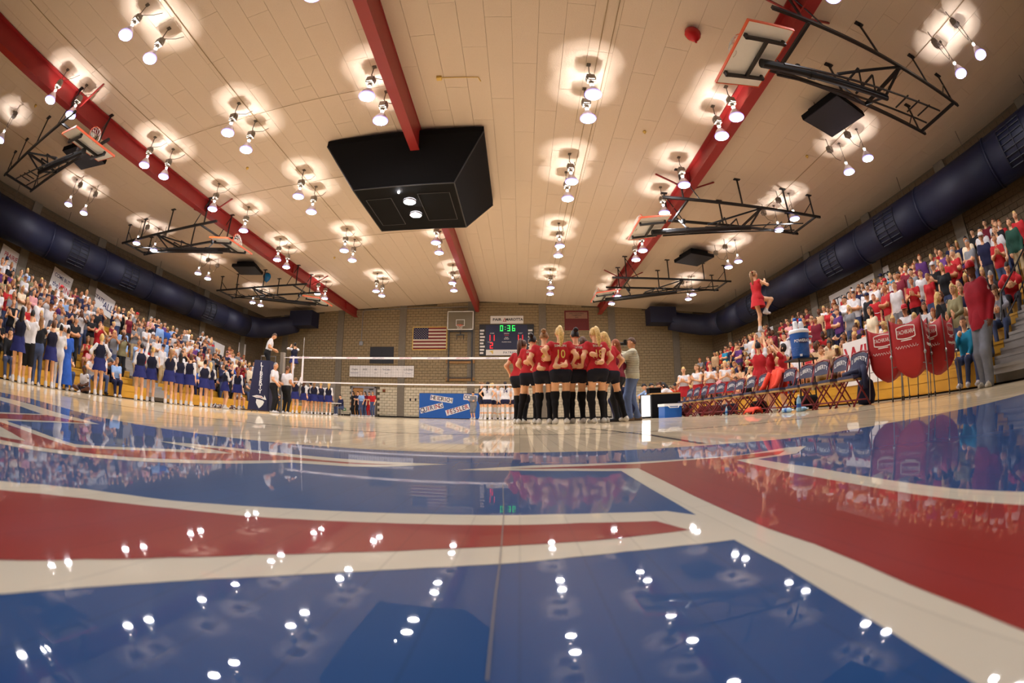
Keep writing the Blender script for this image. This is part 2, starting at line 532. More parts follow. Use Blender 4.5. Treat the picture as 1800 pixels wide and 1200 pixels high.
def paint(name, pts, z, m_):
    b = MB()
    b.add([(x, y, z) for x, y in pts], [tuple(range(len(pts)))])
    me = b.mesh(name, m_)
    bm = bmesh.new()
    bm.from_mesh(me)
    bmesh.ops.triangulate(bm, faces=bm.faces)
    for f in bm.faces:
        if f.normal.z < 0:
            f.normal_flip()
    bm.to_mesh(me)
    bm.free()
    return link(name, me, floor)


blue_ring = [(x, y) for x, y in P_BLUE]
arc = [(-.47 + 10.7 * math.cos(a), -9.1 + 10.7 * math.sin(a)) for a in [math.radians(71.5 - k * 4) for k in range(1, 5)]]
arcl = [(-.47 - 10.7 * math.cos(a), -9.1 + 10.7 * math.sin(a)) for a in [math.radians(71.5 - k * 4) for k in range(4, 0, -1)]]
paint('painted_blue_field', arcl + blue_ring + arc + [(6.5, -3.5), (-7.5, -3.5)], .0004, M['f_blue'])
ex = lambda P: P
paint('painted_white_outline', P_WHITE, .0007, M['f_white'])
paint('painted_white_outline', P_WHITE_FAR + [(-3.6, .9), (-1.3, .1)], .0007, M['f_white'])
paint('painted_red_band', P_RED_LOW, .0010, M['f_red'])
paint('painted_red_field', P_RED_BIG, .0010, M['f_red'])
paint('painted_red_band', P_RED_FAR, .0010, M['f_red'])
paint('painted_red_tip', P_RED_TIP + [(-1.9, .3)], .0010, M['f_red'])
paint('painted_blue_tip', P_BLUE_TIP + [(-3.0, .4), (-3.2, .75)], .0010, M['f_blue'])
paint('painted_white_tip', P_WHITE_TIP + [(-1.4, .3)], .0013, M['f_white'])
b = MB()
for (x0, y0), (x1, y1) in zip(P_SEAM, P_SEAM[1:]):
    b.add([(x0 - 0.0005, y0, .0016), (x0 + 0.0005, y0, .0016), (x1 + 0.0005, y1, .0016), (x1 - 0.0005, y1, .0016)], [(0, 3, 2, 1)])
b.build('board_seam', mat('worn seam', (118, 110, 108), .4), floor)
for y0, x0, x1 in ((3.2, -6, 7), (6.3, -7.6, 7)):
    paint('court_line', [(x0, y0), (x1, y0), (x1, y0 + .05), (x0, y0 + .05)], .0007, M['f_line'])
paint('court_line', [(.72, 1.66), (.75, 1.66), (.83, 2.7), (.745, 4.9), (.715, 4.9), (.79, 2.7)], .0009, M['f_line'])
paint('court_line', [(5.0, 2.0), (5.04, 2.0), (5.04, 30), (5.0, 30)], .0007, M['f_line'])

# ---- block walls: recessed joints, blocks proud of them
BW, BH, JT = .405, .203, .012


def block_mesh(name, L, m_, thick=.03):
    b = MB()
    x0, x1, z0, z1 = JT / 2, L - JT / 2, JT / 2, BH - JT / 2
    e = .008
    P = [(x0, 0, z0), (x1, 0, z0), (x1, 0, z1), (x0, 0, z1),
         (x0 + e, -thick, z0 + e), (x1 - e, -thick, z0 + e), (x1 - e, -thick, z1 - e), (x0 + e, -thick, z1 - e)]
    b.add(P, [(4, 5, 6, 7), (0, 1, 5, 4), (1, 2, 6, 5), (2, 3, 7, 6), (3, 0, 4, 7)])
    return b.mesh(name, m_)


def block_wall(parent, origin, along, inward, length, height_at, mk, skip=None, single=None):
    """courses of blocks; those in `single` become objects, the rest one mesh"""
    along, inward = Vector(along), Vector(inward)
    rot = Matrix((along, -inward, Vector((0, 0, 1)))).transposed().to_4x4()
    share = {}
    joined = {}
    nrow = int(9.0 / BH)
    for r in range(nrow):
        off = -(BW / 2) * (r % 2)
        k = 0
        while off + k * BW < length:
            s0 = max(0, off + k * BW)
            s1 = min(length, off + (k + 1) * BW)
            k += 1
            if s1 - s0 < .05:
                continue
            sm, z = (s0 + s1) / 2, r * BH
            if z + BH > height_at(sm) + .05:
                continue
            if skip and skip(s0, s1, z, z + BH):
                continue
            mname = mk(sm, z)
            if single and single(sm, z):
                key = (mname, round(s1 - s0, 2))
                if key not in share:
                    share[key] = block_mesh('block', s1 - s0, M[mname])
                o = link('block', share[key], parent)
                o.matrix_basis = Matrix.Translation(Vector(origin) + along * s0 + Vector((0, 0, z))) @ rot
            else:
                jb = joined.setdefault(mname, MB())
                x0, x1, z0, z1, e, th = s0 + JT / 2, s1 - JT / 2, z + JT / 2, z + BH - JT / 2, .008, .03
                P = [(x0, 0, z0), (x1, 0, z0), (x1, 0, z1), (x0, 0, z1),
                     (x0 + e, -th, z0 + e), (x1 - e, -th, z0 + e), (x1 - e, -th, z1 - e), (x0 + e, -th, z1 - e)]
                jb.add([Vector(origin) + rot @ Vector(p) for p in P], [(4, 5, 6, 7), (0, 1, 5, 4), (1, 2, 6, 5), (2, 3, 7, 6), (3, 0, 4, 7)])
    for mname, jb in joined.items():
        tag(jb.build('block_courses', M[mname], parent), kind='stuff')


wb = MB().box(XL - .3, XR + .3, YB, YB + .3, 0, 9).build('wall_back', M['mortar'])
tag(wb, 'tan concrete block end wall behind the volleyball net', 'wall', kind='structure')
DOOR = (-12.55, -10.75, 2.15)
block_wall(wb, (XL, YB, 0), (1, 0, 0), (0, -1, 0), XR - XL, lambda s: ceil_z(XL + s),
           lambda s, z: 'block_cream' if z < 2.2 else 'block',
           skip=lambda s0, s1, z0, z1: XL + s1 > DOOR[0] and XL + s0 < DOOR[1] and z0 < DOOR[2],
           single=lambda s, z: -14 < XL + s < -2.9 and z < 2.3)
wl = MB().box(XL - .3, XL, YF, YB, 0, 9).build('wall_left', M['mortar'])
tag(wl, 'brown block side wall, coloured darker for shade, above the left bleachers', 'wall', kind='structure')
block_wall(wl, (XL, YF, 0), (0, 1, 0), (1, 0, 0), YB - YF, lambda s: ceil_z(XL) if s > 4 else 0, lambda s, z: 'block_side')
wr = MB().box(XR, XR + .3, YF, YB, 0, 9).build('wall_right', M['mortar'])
tag(wr, 'brown block side wall, coloured darker for shade, above the right bleachers', 'wall', kind='structure')
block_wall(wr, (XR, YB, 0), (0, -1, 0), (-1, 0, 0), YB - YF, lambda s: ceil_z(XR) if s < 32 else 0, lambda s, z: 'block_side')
wf = MB().box(XL - .3, XR + .3, YF - .3, YF, 0, 9).build('wall_front', M['block_side'])
tag(wf, 'block end wall behind the camera', 'wall', kind='structure')

n_trim = [0]


def trim(x0, x1, y0, y1, z0, z1, m_, label):
    n_trim[0] += 1
    tag(MB().box(x0, x1, y0, y1, z0, z1).build('trim_%d' % n_trim[0], m_), label, 'trim', kind='structure')


for i, px in enumerate((-19.0, -13.85, -8.7, -3.5, 1.7, 6.85, 11.9)):
    trim(px - .27, px + .27, YB - .1, YB - .005, 0, ceil_z(px) - .01, M['concrete'],
         'grey concrete pilaster, %s from left on the back wall' % ORD[i])
for side, X, sg in (('left', XL, 1), ('right', XR, -1)):
    for i, py in enumerate((2.2, 7.4, 12.6, 17.8, 23.0, 28.2)):
        trim(min(X, X + sg * .12) + .001, max(X, X + sg * .12), py - .3, py + .3, 0, ceil_z(X) - .01, M['concrete'],
             'grey concrete pilaster, %s from near end on the %s wall' % (ORD[i], side))
tag(MB().box(XL, DOOR[0] - .1, YB - .12, YB - .1, 0, .1).box(DOOR[1] + .1, XR, YB - .12, YB - .1, 0, .1).build('baseboard_back', M['gap']),
    'dark rubber base along the back wall', 'baseboard', kind='structure')

# ---- ceiling: boards 0.6 m wide laid end to end, dark joints between
cb = MB()
for sx, xe in ((-1, XL - .3), (1, XR + .3)):
    cb.add([(RIDGE_X, YF - .3, RIDGE_Z + .03), (RIDGE_X, YB + .3, RIDGE_Z + .03), (xe, YB + .3, ceil_z(xe) + .03), (xe, YF - .3, ceil_z(xe) + .03)],
           [(0, 1, 2, 3) if sx < 0 else (3, 2, 1, 0)])
ceiling = cb.build('ceiling', M['ceil_gap'])
tag(ceiling, 'low pitched gym ceiling of long cream boards', 'ceiling', kind='structure')
PW, PL, PG = .6, 3.05, .007
panels = []
for k in range(-31, 31):
    xa, xb = RIDGE_X + k * PW, RIDGE_X + (k + 1) * PW
    if xb < XL - .2 or xa > XR + .2:
        continue
    off = [0, 1.1, 2.1, .6, 1.6][k % 5]
    y = YF - .3 - off
    while y < YB:
        y0, y1 = max(y, YF - .2), min(y + PL, YB + .1)
        if y1 - y0 > .1:
            panels.append((xa, xb, y0, y1))
        y += PL


def panel_px(p):
    x, y = (p[0] + p[1]) / 2, (p[2] + p[3]) / 2
    if y < .5 or abs(math.atan2(x, y)) > math.radians(72):
        return 1e9
    return x * x + y * y


panels.sort(key=panel_px)
share = {}
rest = MB()
for i, (xa, xb, y0, y1) in enumerate(panels):
    sl = -1 if (xa + xb) / 2 > RIDGE_X else 1
    L = y1 - y0

    def shape(mb, ox, oy, oz):
        e = PG / 2
        P = [(ox + e, oy + e, oz), (ox + PW - e, oy + e, oz + sl * SLOPE * PW), (ox + PW - e, oy + L - e, oz + sl * SLOPE * PW), (ox + e, oy + L - e, oz)]
        Q = [(x, y, z + .028) for x, y, z in P]
        mb.add(P + Q, [(3, 2, 1, 0), (0, 1, 5, 4), (1, 2, 6, 5), (2, 3, 7, 6), (3, 0, 4, 7)])
    if i < 300:
        key = (sl, round(L, 2))
        if key not in share:
            mb = MB()
            shape(mb, 0, 0, 0)
            share[key] = mb.mesh('ceiling_board', M['ceil'])
        link('ceiling_board', share[key], ceiling, (xa, y0, ceil_z(xa) - rnd.random() * .002))
    else:
        shape(rest, xa, y0, ceil_z(xa) - rnd.random() * .002)
tag(rest.build('ceiling_boards_beyond', M['ceil'], ceiling), kind='stuff')

# ---- three red steel girders under the ceiling
for bx, lab in ((-12.58, 'red steel ceiling girder over the left side of the court'), (-3.07, 'red steel ceiling girder along the ridge through the black housing'),
                (5.95, 'red steel ceiling girder over the right side of the court')):
    zt = ceil_z(bx) - .012
    zb = zt - (.62 if bx != -3.07 else .8)
    t = thing('roof_girder', lab, 'girder', (bx, 0, zb), group='red ceiling girders')
    hgt = zt - zb
    w2 = .16 if bx != -3.07 else .14
    MB().box(-w2, w2, YF, YB, 0, .035).build('bottom_flange', M['red'], t)
    MB().box(-w2, w2, YF, YB, hgt - .035, hgt).build('top_flange', M['red'], t)
    tw = .02 if bx != -3.07 else .12
    MB().box(-tw, tw, YF, YB, .03, hgt - .03).build('web', M['red'], t)
    if bx != -3.07:
        for y in (4.1, 12.4, 20.7, 29):
            MB().box(-w2 + .01, w2 - .01, y - .02, y + .02, .03, hgt - .03).build('stiffener', M['red'], t)
        for y in (4.3, 12.7, 23.2):
            for s in (-1, 1):
                MB().bar((s * .1, y, .1), (s * 1.15, y + .1, ceil_z(bx + s * 1.15) - zb - .01), .05).build('brace', M['red'], t)

# ------------------------------------------------------------------ ceiling lamps
LENS_R = .19


def lamp_proto(drop, rod):
    """parts of a high-bay lamp; origin on the ceiling, lens `drop` below"""
    z = -drop
    P = []
    # ribbed bell reflector, open at the top; the bulb sits inside
    b = MB()
    prof = [(LENS_R, 0), (LENS_R + .012, .012), (LENS_R, .06), (.165, .13), (.125, .2), (.085, .25), (.075, .27)]
    n = 24
    V = []
    for r, h_ in prof:
        for k in range(n):
            rr = r * (1.0 if k % 2 else .965)
            V.append((rr * math.cos(2 * PI * k / n), rr * math.sin(2 * PI * k / n), z + h_))
    Fc = [(i * n + k, i * n + (k + 1) % n, (i + 1) * n + (k + 1) % n, (i + 1) * n + k) for i in range(len(prof) - 1) for k in range(n)]
    b.add(V, Fc)
    P.append(('reflector', b.mesh('reflector', M['lamp_shell'], True)))
    P.append(('lens', MB().lathe([(LENS_R * .98, .004), (.15, -.018), (.08, -.03), (.005, -.034)], 16, c=(0, 0, z), cap1=True).mesh('lens', M['lens'], True)))
    P.append(('lens_ring', MB().lathe([(LENS_R + .014, .006), (LENS_R + .018, .02), (LENS_R + .014, .036)], 24, c=(0, 0, z)).mesh('lens_ring', M['rim_glow'], True)))
    P.append(('neck', MB().lathe([(.026, .275), (.033, .29), (.033, .335), (.028, .345)], 10, c=(0, 0, z)).mesh('neck', M['neck'], True)))
    P.append(('socket', MB().lathe([(.02, .34), (.055, .345), (.06, .40), (.045, .44), (.02, .45)], 10, c=(0, 0, z), cap0=True, cap1=True).mesh('socket', M['lamp_grey'], True)))
    if not rod:
        b = MB().box(-.1, .1, -.075, .075, z + .47, z + .68)
        b.box(-.075, .075, -.11, .11, z + .5, z + .65)
        for k in range(4):
            b.box(-.12, .12, -.06 + k * .035, -.045 + k * .035, z + .52, z + .63)
        b.lathe([(.03, .44), (.03, .48)], 8, c=(0, 0, z))
        P.append(('ballast', b.mesh('ballast', M['lamp_grey'])))
        b = MB().tube([(0, 0, z + .68), (.02, 0, z + .74), (-.02, 0, z + .8), (0, 0, 0)], .014, 6).box(-.05, .05, -.05, .05, -.03, 0)
        P.append(('hook', b.mesh('hook', M['cable'])))
        P.append(('power_cord', MB().tube([(0, 0, z + .72), (.12, .12, z + .74), (.2, .3, z + .86), (.22, .5, -.01)], .01, 5).mesh('power_cord', M['cable'])))
    else:
        P.append(('rod', MB().tube([(0, 0, z + .45), (.0, 0, 0)], .012, 6).box(-.04, .04, -.04, .04, -.03, 0).mesh('rod', M['cable'])))
        b = MB().box(-.09, .09, -.07, .07, -.5, -.3).box(-.07, .07, -.1, .1, -.47, -.33).tube([(0, 0, -.3), (0, 0, 0)], .016, 6)
        for k in range(4):
            b.box(-.11, .11, -.055 + k * .035, -.04 + k * .035, -.45, -.35)
        m_ = b.mesh('ballast', M['lamp_grey'])
        for v in m_.vertices:
            v.co.x += rod * .62
        P.append(('ballast', m_))
        P.append(('power_cord', MB().tube([(rod * .62, 0, -.5), (rod * .45, .02, -.68), (rod * .2, .03, -.72), (rod * .05, 0, -.5)], .01, 5).mesh('power_cord', M['cable'])))
    return P


COLNAME = {'G': 'along the left duct', 'A': 'along the left red girder', 'B': 'between left and centre girders', 'C': 'beside the centre girder',
           'D': 'right of the black housing', 'E': 'along the right red girder', 'F': 'along the right duct'}
DROP = 1.12
protos = {0: lamp_proto(DROP, 0), 1: lamp_proto(DROP, 1), -1: lamp_proto(DROP, -1)}
upl = bpy.data.lights.new('lamp_bulb', 'POINT')
upl.energy = UP_POWER
upl.color = (1.0, .93, .88)
upl.shadow_soft_size = .006
for c, pts in LAMPS.items():
    rod = 1 if c == 'G' else -1 if c == 'F' else 0
    ys = sorted(p[1] for p in pts)
    for (x, y) in pts:
        i = ys.index(y)
        t = thing('pendant_lamp', 'lit high-bay ceiling lamp %s, %s from the near end' % (COLNAME[c], ORD[i]), 'lamp', (x, y, ceil_z(x) - .004),
                  group='high-bay ceiling lamps')
        for nm, me in protos[rod]:
            link(nm, me, t)
        lo = link('bulb', upl, t, (0, 0, -DROP + .197))
for c, X in (('G', -16.9), ('A', -11.2), ('B', -7.75), ('D', 1.95), ('D', 2.2), ('F', 10.1)):
    z = ceil_z(X) - .02
    tag(MB().tube([(X, YF + .1, z), (X, YB - .1, z)], .01, 6).build('conduit', M['conduit']),
        'thin grey ceiling conduit %s%s' % (COLNAME[c], ', outer of two' if X == 2.2 else ', inner of two' if X == 1.95 else ''), 'conduit', 'ceiling conduits')
for Y, nm in ((8.2, 'nearest'), (12.6, 'middle'), (18.0, 'farthest')):
    z = lambda x: ceil_z(x) - .05
    tag(MB().tube([(-11.2, Y, z(-11.2)), (-7.75, Y + .2, z(-7.75)), (-3.5, Y + .3, z(-3.5))], .009, 6).build('cross_conduit', M['conduit']),
        'thin conduit crossing the ceiling left of centre, %s of three' % nm, 'conduit', 'cross conduits')
tag(MB().tube([(-2.0, 8.4, ceil_z(-2) - .03), (-1.0, 8.42, ceil_z(-1) - .03), (-.95, 8.6, ceil_z(-1) - .02)], .014, 6).box(-2.08, -1.95, 8.33, 8.45, ceil_z(-2) - .09, ceil_z(-2) - .01).build('junction_box', M['gold']),
    'small brass junction box with bent conduit on ceiling right of centre girder', 'junction box')
for (x, y, lab) in ((-9.5, 11.0, 'left of the centre girder'), (-14.6, 3.1, 'at the top left of the ceiling'), (3.8, 10.4, 'right of centre'),
                    (9.6, 9.9, 'beside the right duct lamps'), (-9.8, 20.5, 'near the left far lamps'), (8.8, 21, 'near the right far lamps')):
    tag(MB().lathe([(.02, 0), (.05, -.01), (.06, -.05), (.03, -.08), (.012, -.12)], 8, cap1=True).build('sprinkler', M['gold'], loc=(x, y, ceil_z(x) - .005)),
        'small brass sprinkler head on the ceiling %s' % lab, 'sprinkler', 'ceiling sprinklers')

# ---- black housing over centre court
t = thing('scoreboard_housing', 'large black inverted housing hung from the ceiling over centre court', 'housing', (-3.45, 13.0, 6.8))
zt = ceil_z(-6) - 6.8 - .04
T = [(-2.55, -2.4), (2.45, -2.4), (2.45, 2.5), (-2.55, 2.5)]
Bt = [(-1.6, -1.8), (1.58, -1.8), (1.58, 1.4), (-1.6, 1.4)]
faces = ['front_panel', 'right_panel', 'rear_panel', 'left_panel']
lip = zt - .5
for i, nm in enumerate(faces):
    j = (i + 1) % 4
    MB().add([(*T[i], lip + .3), (*T[j], lip + .3), (*Bt[j], 0), (*Bt[i], 0)], [(0, 3, 2, 1)]).build(nm, M['black_box'], t)
    MB().add([(*T[i], zt), (*T[j], zt), (*T[j], lip + .3), (*T[i], lip + .3)], [(0, 3, 2, 1)]).build('top_fascia', M['black_box'], t)
    MB().bar((*T[i], lip + .3), (*Bt[i], 0), .03).build('corner_trim', M['black_line'], t)
    MB().bar((*Bt[i], 0), (*Bt[j], 0), .03).build('edge_trim', M['black_line'], t)
MB().add([(x, y, 0) for x, y in Bt], [(3, 2, 1, 0)]).build('bottom_panel', M['black_box'], t)
for x0, x1, y0, y1 in ((-1.4, -.55, -1.1, .9), (.35, 1.35, -1.25, .7)):
    for a, c in (((x0, y0), (x1, y0)), ((x1, y0), (x1, y1)), ((x1, y1), (x0, y1)), ((x0, y1), (x0, y0))):
        MB().bar((*a, -.005), (*c, -.005), .022).build('access_frame', M['black_line'], t)
MB().tube([(-.2, -1.45, -.002), (-.2, -1.45, -.04)], .03, 8).build('indicator_lamp', M['lens'], t)
for (px, py, lab) in ((720, 355, 'nearer'), (731, 378, 'farther')):
    p = at_z(px, py, 6.74)
    d = thing('downlight', 'lit round downlight under the black housing, %s of the two' % lab, 'lamp', p, group='housing downlights')
    MB().lathe([(.2, .055), (.21, .0), (.19, -.01)], 20).build('trim_ring', M['lamp_shell'], d, True)
    MB().lathe([(.19, -.004), (.1, -.03), (.005, -.036)], 20, cap1=True).build('lens', M['lens'], d, True)

# ---- flat black loudspeaker boxes hung under the ceiling
def speaker_box(x, y, lab, wd=1.5):
    z1 = ceil_z(x)
    t = thing('ceiling_speaker', lab, 'speaker', (x, y, z1 - .52), .25, group='black ceiling speakers')
    h2 = wd / 2
    c = .16
    oc = [(-h2, -h2), (h2, -h2), (h2, h2), (-h2, h2)]
    MB().prism(oc, 0, .16).build('cabinet', M['black_box'], t)
    MB().prism([(px * .72, py * .72) for px, py in oc], .16, .36).build('cabinet_top', M['black_box'], t)
    MB().prism([(px * .97, py * .97) for px, py in oc], -.015, 0).build('grille', M['dark'], t)
    for sx in (-1, 1):
        MB().tube([(sx * .4, .3, .36), (sx * .4, .3, .55)], .012, 5).build('hanger', M['black'], t)


speaker_box(8.75, 7.15, 'flat black ceiling speaker by the near right basketball frame')
speaker_box(8.75, 19.4, 'flat black ceiling speaker by the far right basketball frame')
speaker_box(-14.5, 6.3, 'flat black ceiling speaker by the near left basketball frame')
speaker_box(-14.95, 19.5, 'flat black ceiling speaker by the far left basketball frame')

# ---- folded basketball goals
RIM_NET = None


def goal(x0, y0, sg, lab):
    """local x runs outward from the court (sg), rails from 0 to 6.9 m"""
    t = thing('folded_basketball_goal', lab, 'basketball goal', (x0, y0, 6.0), group='folded ceiling basketball goals')
    Z = 1.05
    g = lambda x, y, z: (sg * x, y, z)
    up = lambda x: ceil_z(x0 + sg * x) - 6.0 - .004
    for s in (-.88, .88):
        MB().bar(g(0, s, Z), g(6.9, s, Z), .085).build('rail', M['black'], t)
        for x in (.75, 3.1, 5.2, 6.55):
            if x == 5.2 and s > 0:
                continue
            MB().bar(g(x, s, Z), g(x, s, up(x)), .05).box(sg * x - .13, sg * x + .13, s - .06, s + .06, up(x) - .03, up(x)).build('hanger_post', M['black'], t)
        MB().bar(g(6.0, s, Z), g(6.55, s, up(6.5) - .35), .03).build('sway_brace', M['black'], t)
        MB().bar(g(.75, s, up(.7) - .1), g(1.4, s, Z), .03).build('sway_brace', M['black'], t)
        MB().bar(g(3.9, s, Z - .03), g(1.9, s * .12, .52), .05).build('mast_strut', M['black'], t)
        MB().bar(g(3.9, s, Z - .03), g(3.75, 0, .62), .05).build('mast_strut', M['black'], t)
    for x in (.9, 3.9, 6.6):
        MB().bar(g(x, -.88, Z - .04), g(x, .88, Z - .04), .07).build('cross_bar', M['black'], t)
    b = MB().tube([g(-.25, 0, .12), g(1.8, 0, .36), g(3.8, 0, .62)], [.1, .1, .09], 10)
    b.tube([g(1.0, 0, .27), g(1.15, 0, .29)], .12, 10)
    b.build('mast', M['black'], t)
    for s in (-.35, .35):
        MB().bar(g(.2, s * .5, .1), g(6.3, s, Z - .12), .04).build('fold_brace', M['black'], t)
    for k in range(3):
        MB().bar(g(4.6 + k * .6, -.35 + .04, .8 + k * .08), g(4.6 + k * .6, .31, .8 + k * .08), .03).build('brace_rung', M['black'], t)
    for x in (2.5, 3.0):
        MB().bar(g(x, -.4, .72), g(x, .4, .72), .04).bar(g(x, -.4, .72), g(x + .3, 0, .5), .04).build('mast_tie', M['black'], t)
    MB().bar(g(1.0, .6, Z), g(1.2, .25, .5), .05).lathe([(.02, -.12), (.08, -.08), (.08, .06), (.03, .1)], 10, c=g(1.15, .35, Z - .25)).build('winch', M['black'], t)
    # backboard lies back over the mast: face up, brackets below
    tilt = math.radians(9)
    B = Matrix.Translation(Vector(g(-.35, 0, .3))) @ Matrix.Rotation(-sg * tilt, 4, 'Y')
    bb = MB().box(-.53, .53, -.9, .9, -.02, .02, M=B)
    board = bb.build('backboard', M['white'], t)
    for (xa, xb, ya, yb) in ((-.55, -.53, -.92, .92), (.53, .55, -.92, .92), (-.53, .53, -.92, -.9), (-.53, .53, .9, .92)):
        MB().box(xa, xb, ya, yb, -.03, .03, M=B).build('board_edge', M['orange'], board)
    for s in (-.55, .55):
        bb = MB()
        bb.box(-.5, .45, s - .035, s + .035, -.13, -.07, M=B)
        for xx in (-.47, .42):
            bb.box(xx - .03, xx + .03, s - .04, s + .04, -.13, -.02, M=B)
        bb.build('board_bracket', M['black'], t)
    MB().bar(B @ Vector((0, -.55, -.1)), B @ Vector((0, .55, -.1)), .06).build('bracket_tie', M['black'], t)
    # rim stands upright on the folded board, net hanging limp
    rc = Vector((-sg * .2, 0, .27))
    ring = [B @ (rc + Vector((0, .225 * math.cos(a), .225 * math.sin(a)))) for a in [2 * PI * k / 20 for k in range(21)]]
    MB().tube(ring, .013, 6, cap=False).box(-sg * .2 - .02, -sg * .2 + .02, -.06, .06, 0, .06, M=B).build('rim', M['orange'], t)
    nb = MB()
    for k in range(10):
        a0, a1 = 2 * PI * k / 10, 2 * PI * (k + .5) / 10
        for s in (.5, -.5):
            P = []
            for q in range(4):
                a = a0 + s * q * .63
                r = .22 * (1 - .14 * q)
                P.append(B @ (rc + Vector((-sg * .1 * q, r * math.cos(a), r * math.sin(a) - .05 * q * q * .5))))
            nb.tube(P, .006, 4, cap=False)
    nb.build('hoop_net', M['net'], t)


for Y, nm in ((4.85, 'near'), (13.2, 'middle'), (21.9, 'far')):
    goal(4.75, Y, 1, 'folded black basketball goal frame with white backboard, %s one on the right' % nm)
    goal(-11.6, Y, -1, 'folded black basketball goal frame with orange-edged backboard, %s one on the left' % nm)

# ---- blue ducts along both side walls, turning in at the back
def duct(X, sg, side):
    t = thing('air_duct', 'fat dark blue round air duct along the %s wall' % side, 'duct', (X, 0, 6.15))
    R_ = .8
    n = 20

    def seg(pts, r, nm):
        MB().tube(pts, r, n, cap=True).build(nm, M['duct'], t, True)
    ys = [YF + .2, .5, 4.4, 8.3, 12.2, 16.1, 20.0, 23.9, 27.0]
    for a, b_ in zip(ys, ys[1:]):
        seg([(0, a + .03, 0), (0, b_ - .03, 0)], R_, 'duct_section')
        MB().tube([(0, b_ - .035, 0), (0, b_ + .035, 0)], R_ + .03, n).build('joint_collar', M['duct'], t, True)
    seg([(0, 27.0, 0), (sg * .25, 28.2, .05), (sg * 1.0, 29.2, .2), (sg * 2.2, 29.7, .45), (sg * 3.2, 29.75, .6)], [R_, R_, R_ * .95, R_ * .9, R_ * .85], 'duct_elbow')
    MB().box(min(sg * 2.9, sg * 4.9), max(sg * 2.9, sg * 4.9), 29.1, 30.4, .35, 1.5).build('end_box', M['duct'], t)
    for y in (3.0, 10.2, 14.2, 21.8):
        b = MB()
        for k in range(8):
            a = (-.95 + 1.5 * k / 7) if sg > 0 else PI - (-.95 + 1.5 * k / 7)
            b.bar((math.cos(a) * (R_ + .02), y - .6, math.sin(a) * (R_ + .02)), (math.cos(a) * (R_ + .02), y + .6, math.sin(a) * (R_ + .02)), .03)
        for yy in (y - .6, y, y + .6):
            P = [(math.cos(a) * (R_ + .025), yy, math.sin(a) * (R_ + .025)) for a in [((-.95 + 1.5 * k / 7) if sg > 0 else PI - (-.95 + 1.5 * k / 7)) for k in range(8)]]
            b.tube(P, .03, 5)
        b.build('air_grille', M['duct_dark'], t)
    for y in (1.5, 5.5, 9.3, 13.1, 17.0, 21.0, 25.0):
        MB().tube([(0, y, R_), (0, y, ceil_z(X) - 6.15 - .01)], .015, 5).build('hanger', M['cable'], t)


duct(-20.25, 1, 'left')
duct(14.1, -1, 'right')

# ---- balloons that drifted up
for x, y, r, m_, nm in ((3.95, 6.05, .2, 'balloon_red', 'red'), (-14.9, 21.6, .26, 'balloon_cyan', 'teal')):
    t = thing('balloon', '%s balloon floating against the ceiling' % nm, 'balloon', (x, y, ceil_z(x) - r * 2.2))
    MB().lathe([(.012, -.03), (.03, 0), (r * .45, r * .25), (r * .85, r * .8), (r, r * 1.3), (r * .85, r * 1.85), (r * .5, r * 2.1), (.01, r * 2.18)], 16).build('skin', M[m_], t, True)
    MB().lathe([(.03, -.05), (.012, -.03), (.02, -.02)], 8).build('knot', M[m_], t)

# ------------------------------------------------------------------ things on the back wall
YW = YB - .105          # face of the pilasters; wall things stand just off it
RX, UZ = (1, 0, 0), (0, 0, 1)


# flag
t = thing('flag', 'framed flag with red and white stripes on the back wall', 'flag', (-6.6, YB - .035, 5.05))
fw, fh = 2.5, 1.62
for i in range(13):
    MB().box(-fw / 2, fw / 2, -.01, 0, i * fh / 13, (i + 1) * fh / 13).build('stripe', M['flag_red'] if i % 2 == 0 else M['flag_white'], t)
MB().box(-fw / 2, -fw / 2 + fw * .46, -.02, -.01, fh * 6 / 13, fh).build('canton', M['flag_blue'], t)
star = [(math.sin(PI * k / 5) * (1 if k % 2 == 0 else .42), math.cos(PI * k / 5) * (1 if k % 2 == 0 else .42)) for k in range(10)]
sb = MB()
for r in range(9):
    for c in range(6 if r % 2 == 0 else 5):
        cx = -fw / 2 + .1 + (c + (.5 if r % 2 else 0)) * .19
        cz = fh * 6 / 13 + .08 + r * .0885
        n0 = len(sb.v)
        sb.add([(cx + a * .036, -.024, cz + q * .036) for a, q in star], [tuple(range(10))])
tag(sb.build('stars', M['flag_white'], t), kind='stuff')
for a, c in (((-1, 0), (1, 0)), ((-1, 1), (1, 1))):
    MB().box(-fw / 2 - .06, fw / 2 + .06, -.03, .0, a[1] * fh - (.06 if a[1] == 0 else 0), a[1] * fh + (.06 if a[1] else 0)).build('frame_rail', M['gold'], t)
for s in (-1, 1):
    MB().box(min(s * fw / 2, s * (fw / 2 + .06)), max(s * fw / 2, s * (fw / 2 + .06)), -.03, .0, -.06, fh + .06).build('frame_stile', M['gold'], t)

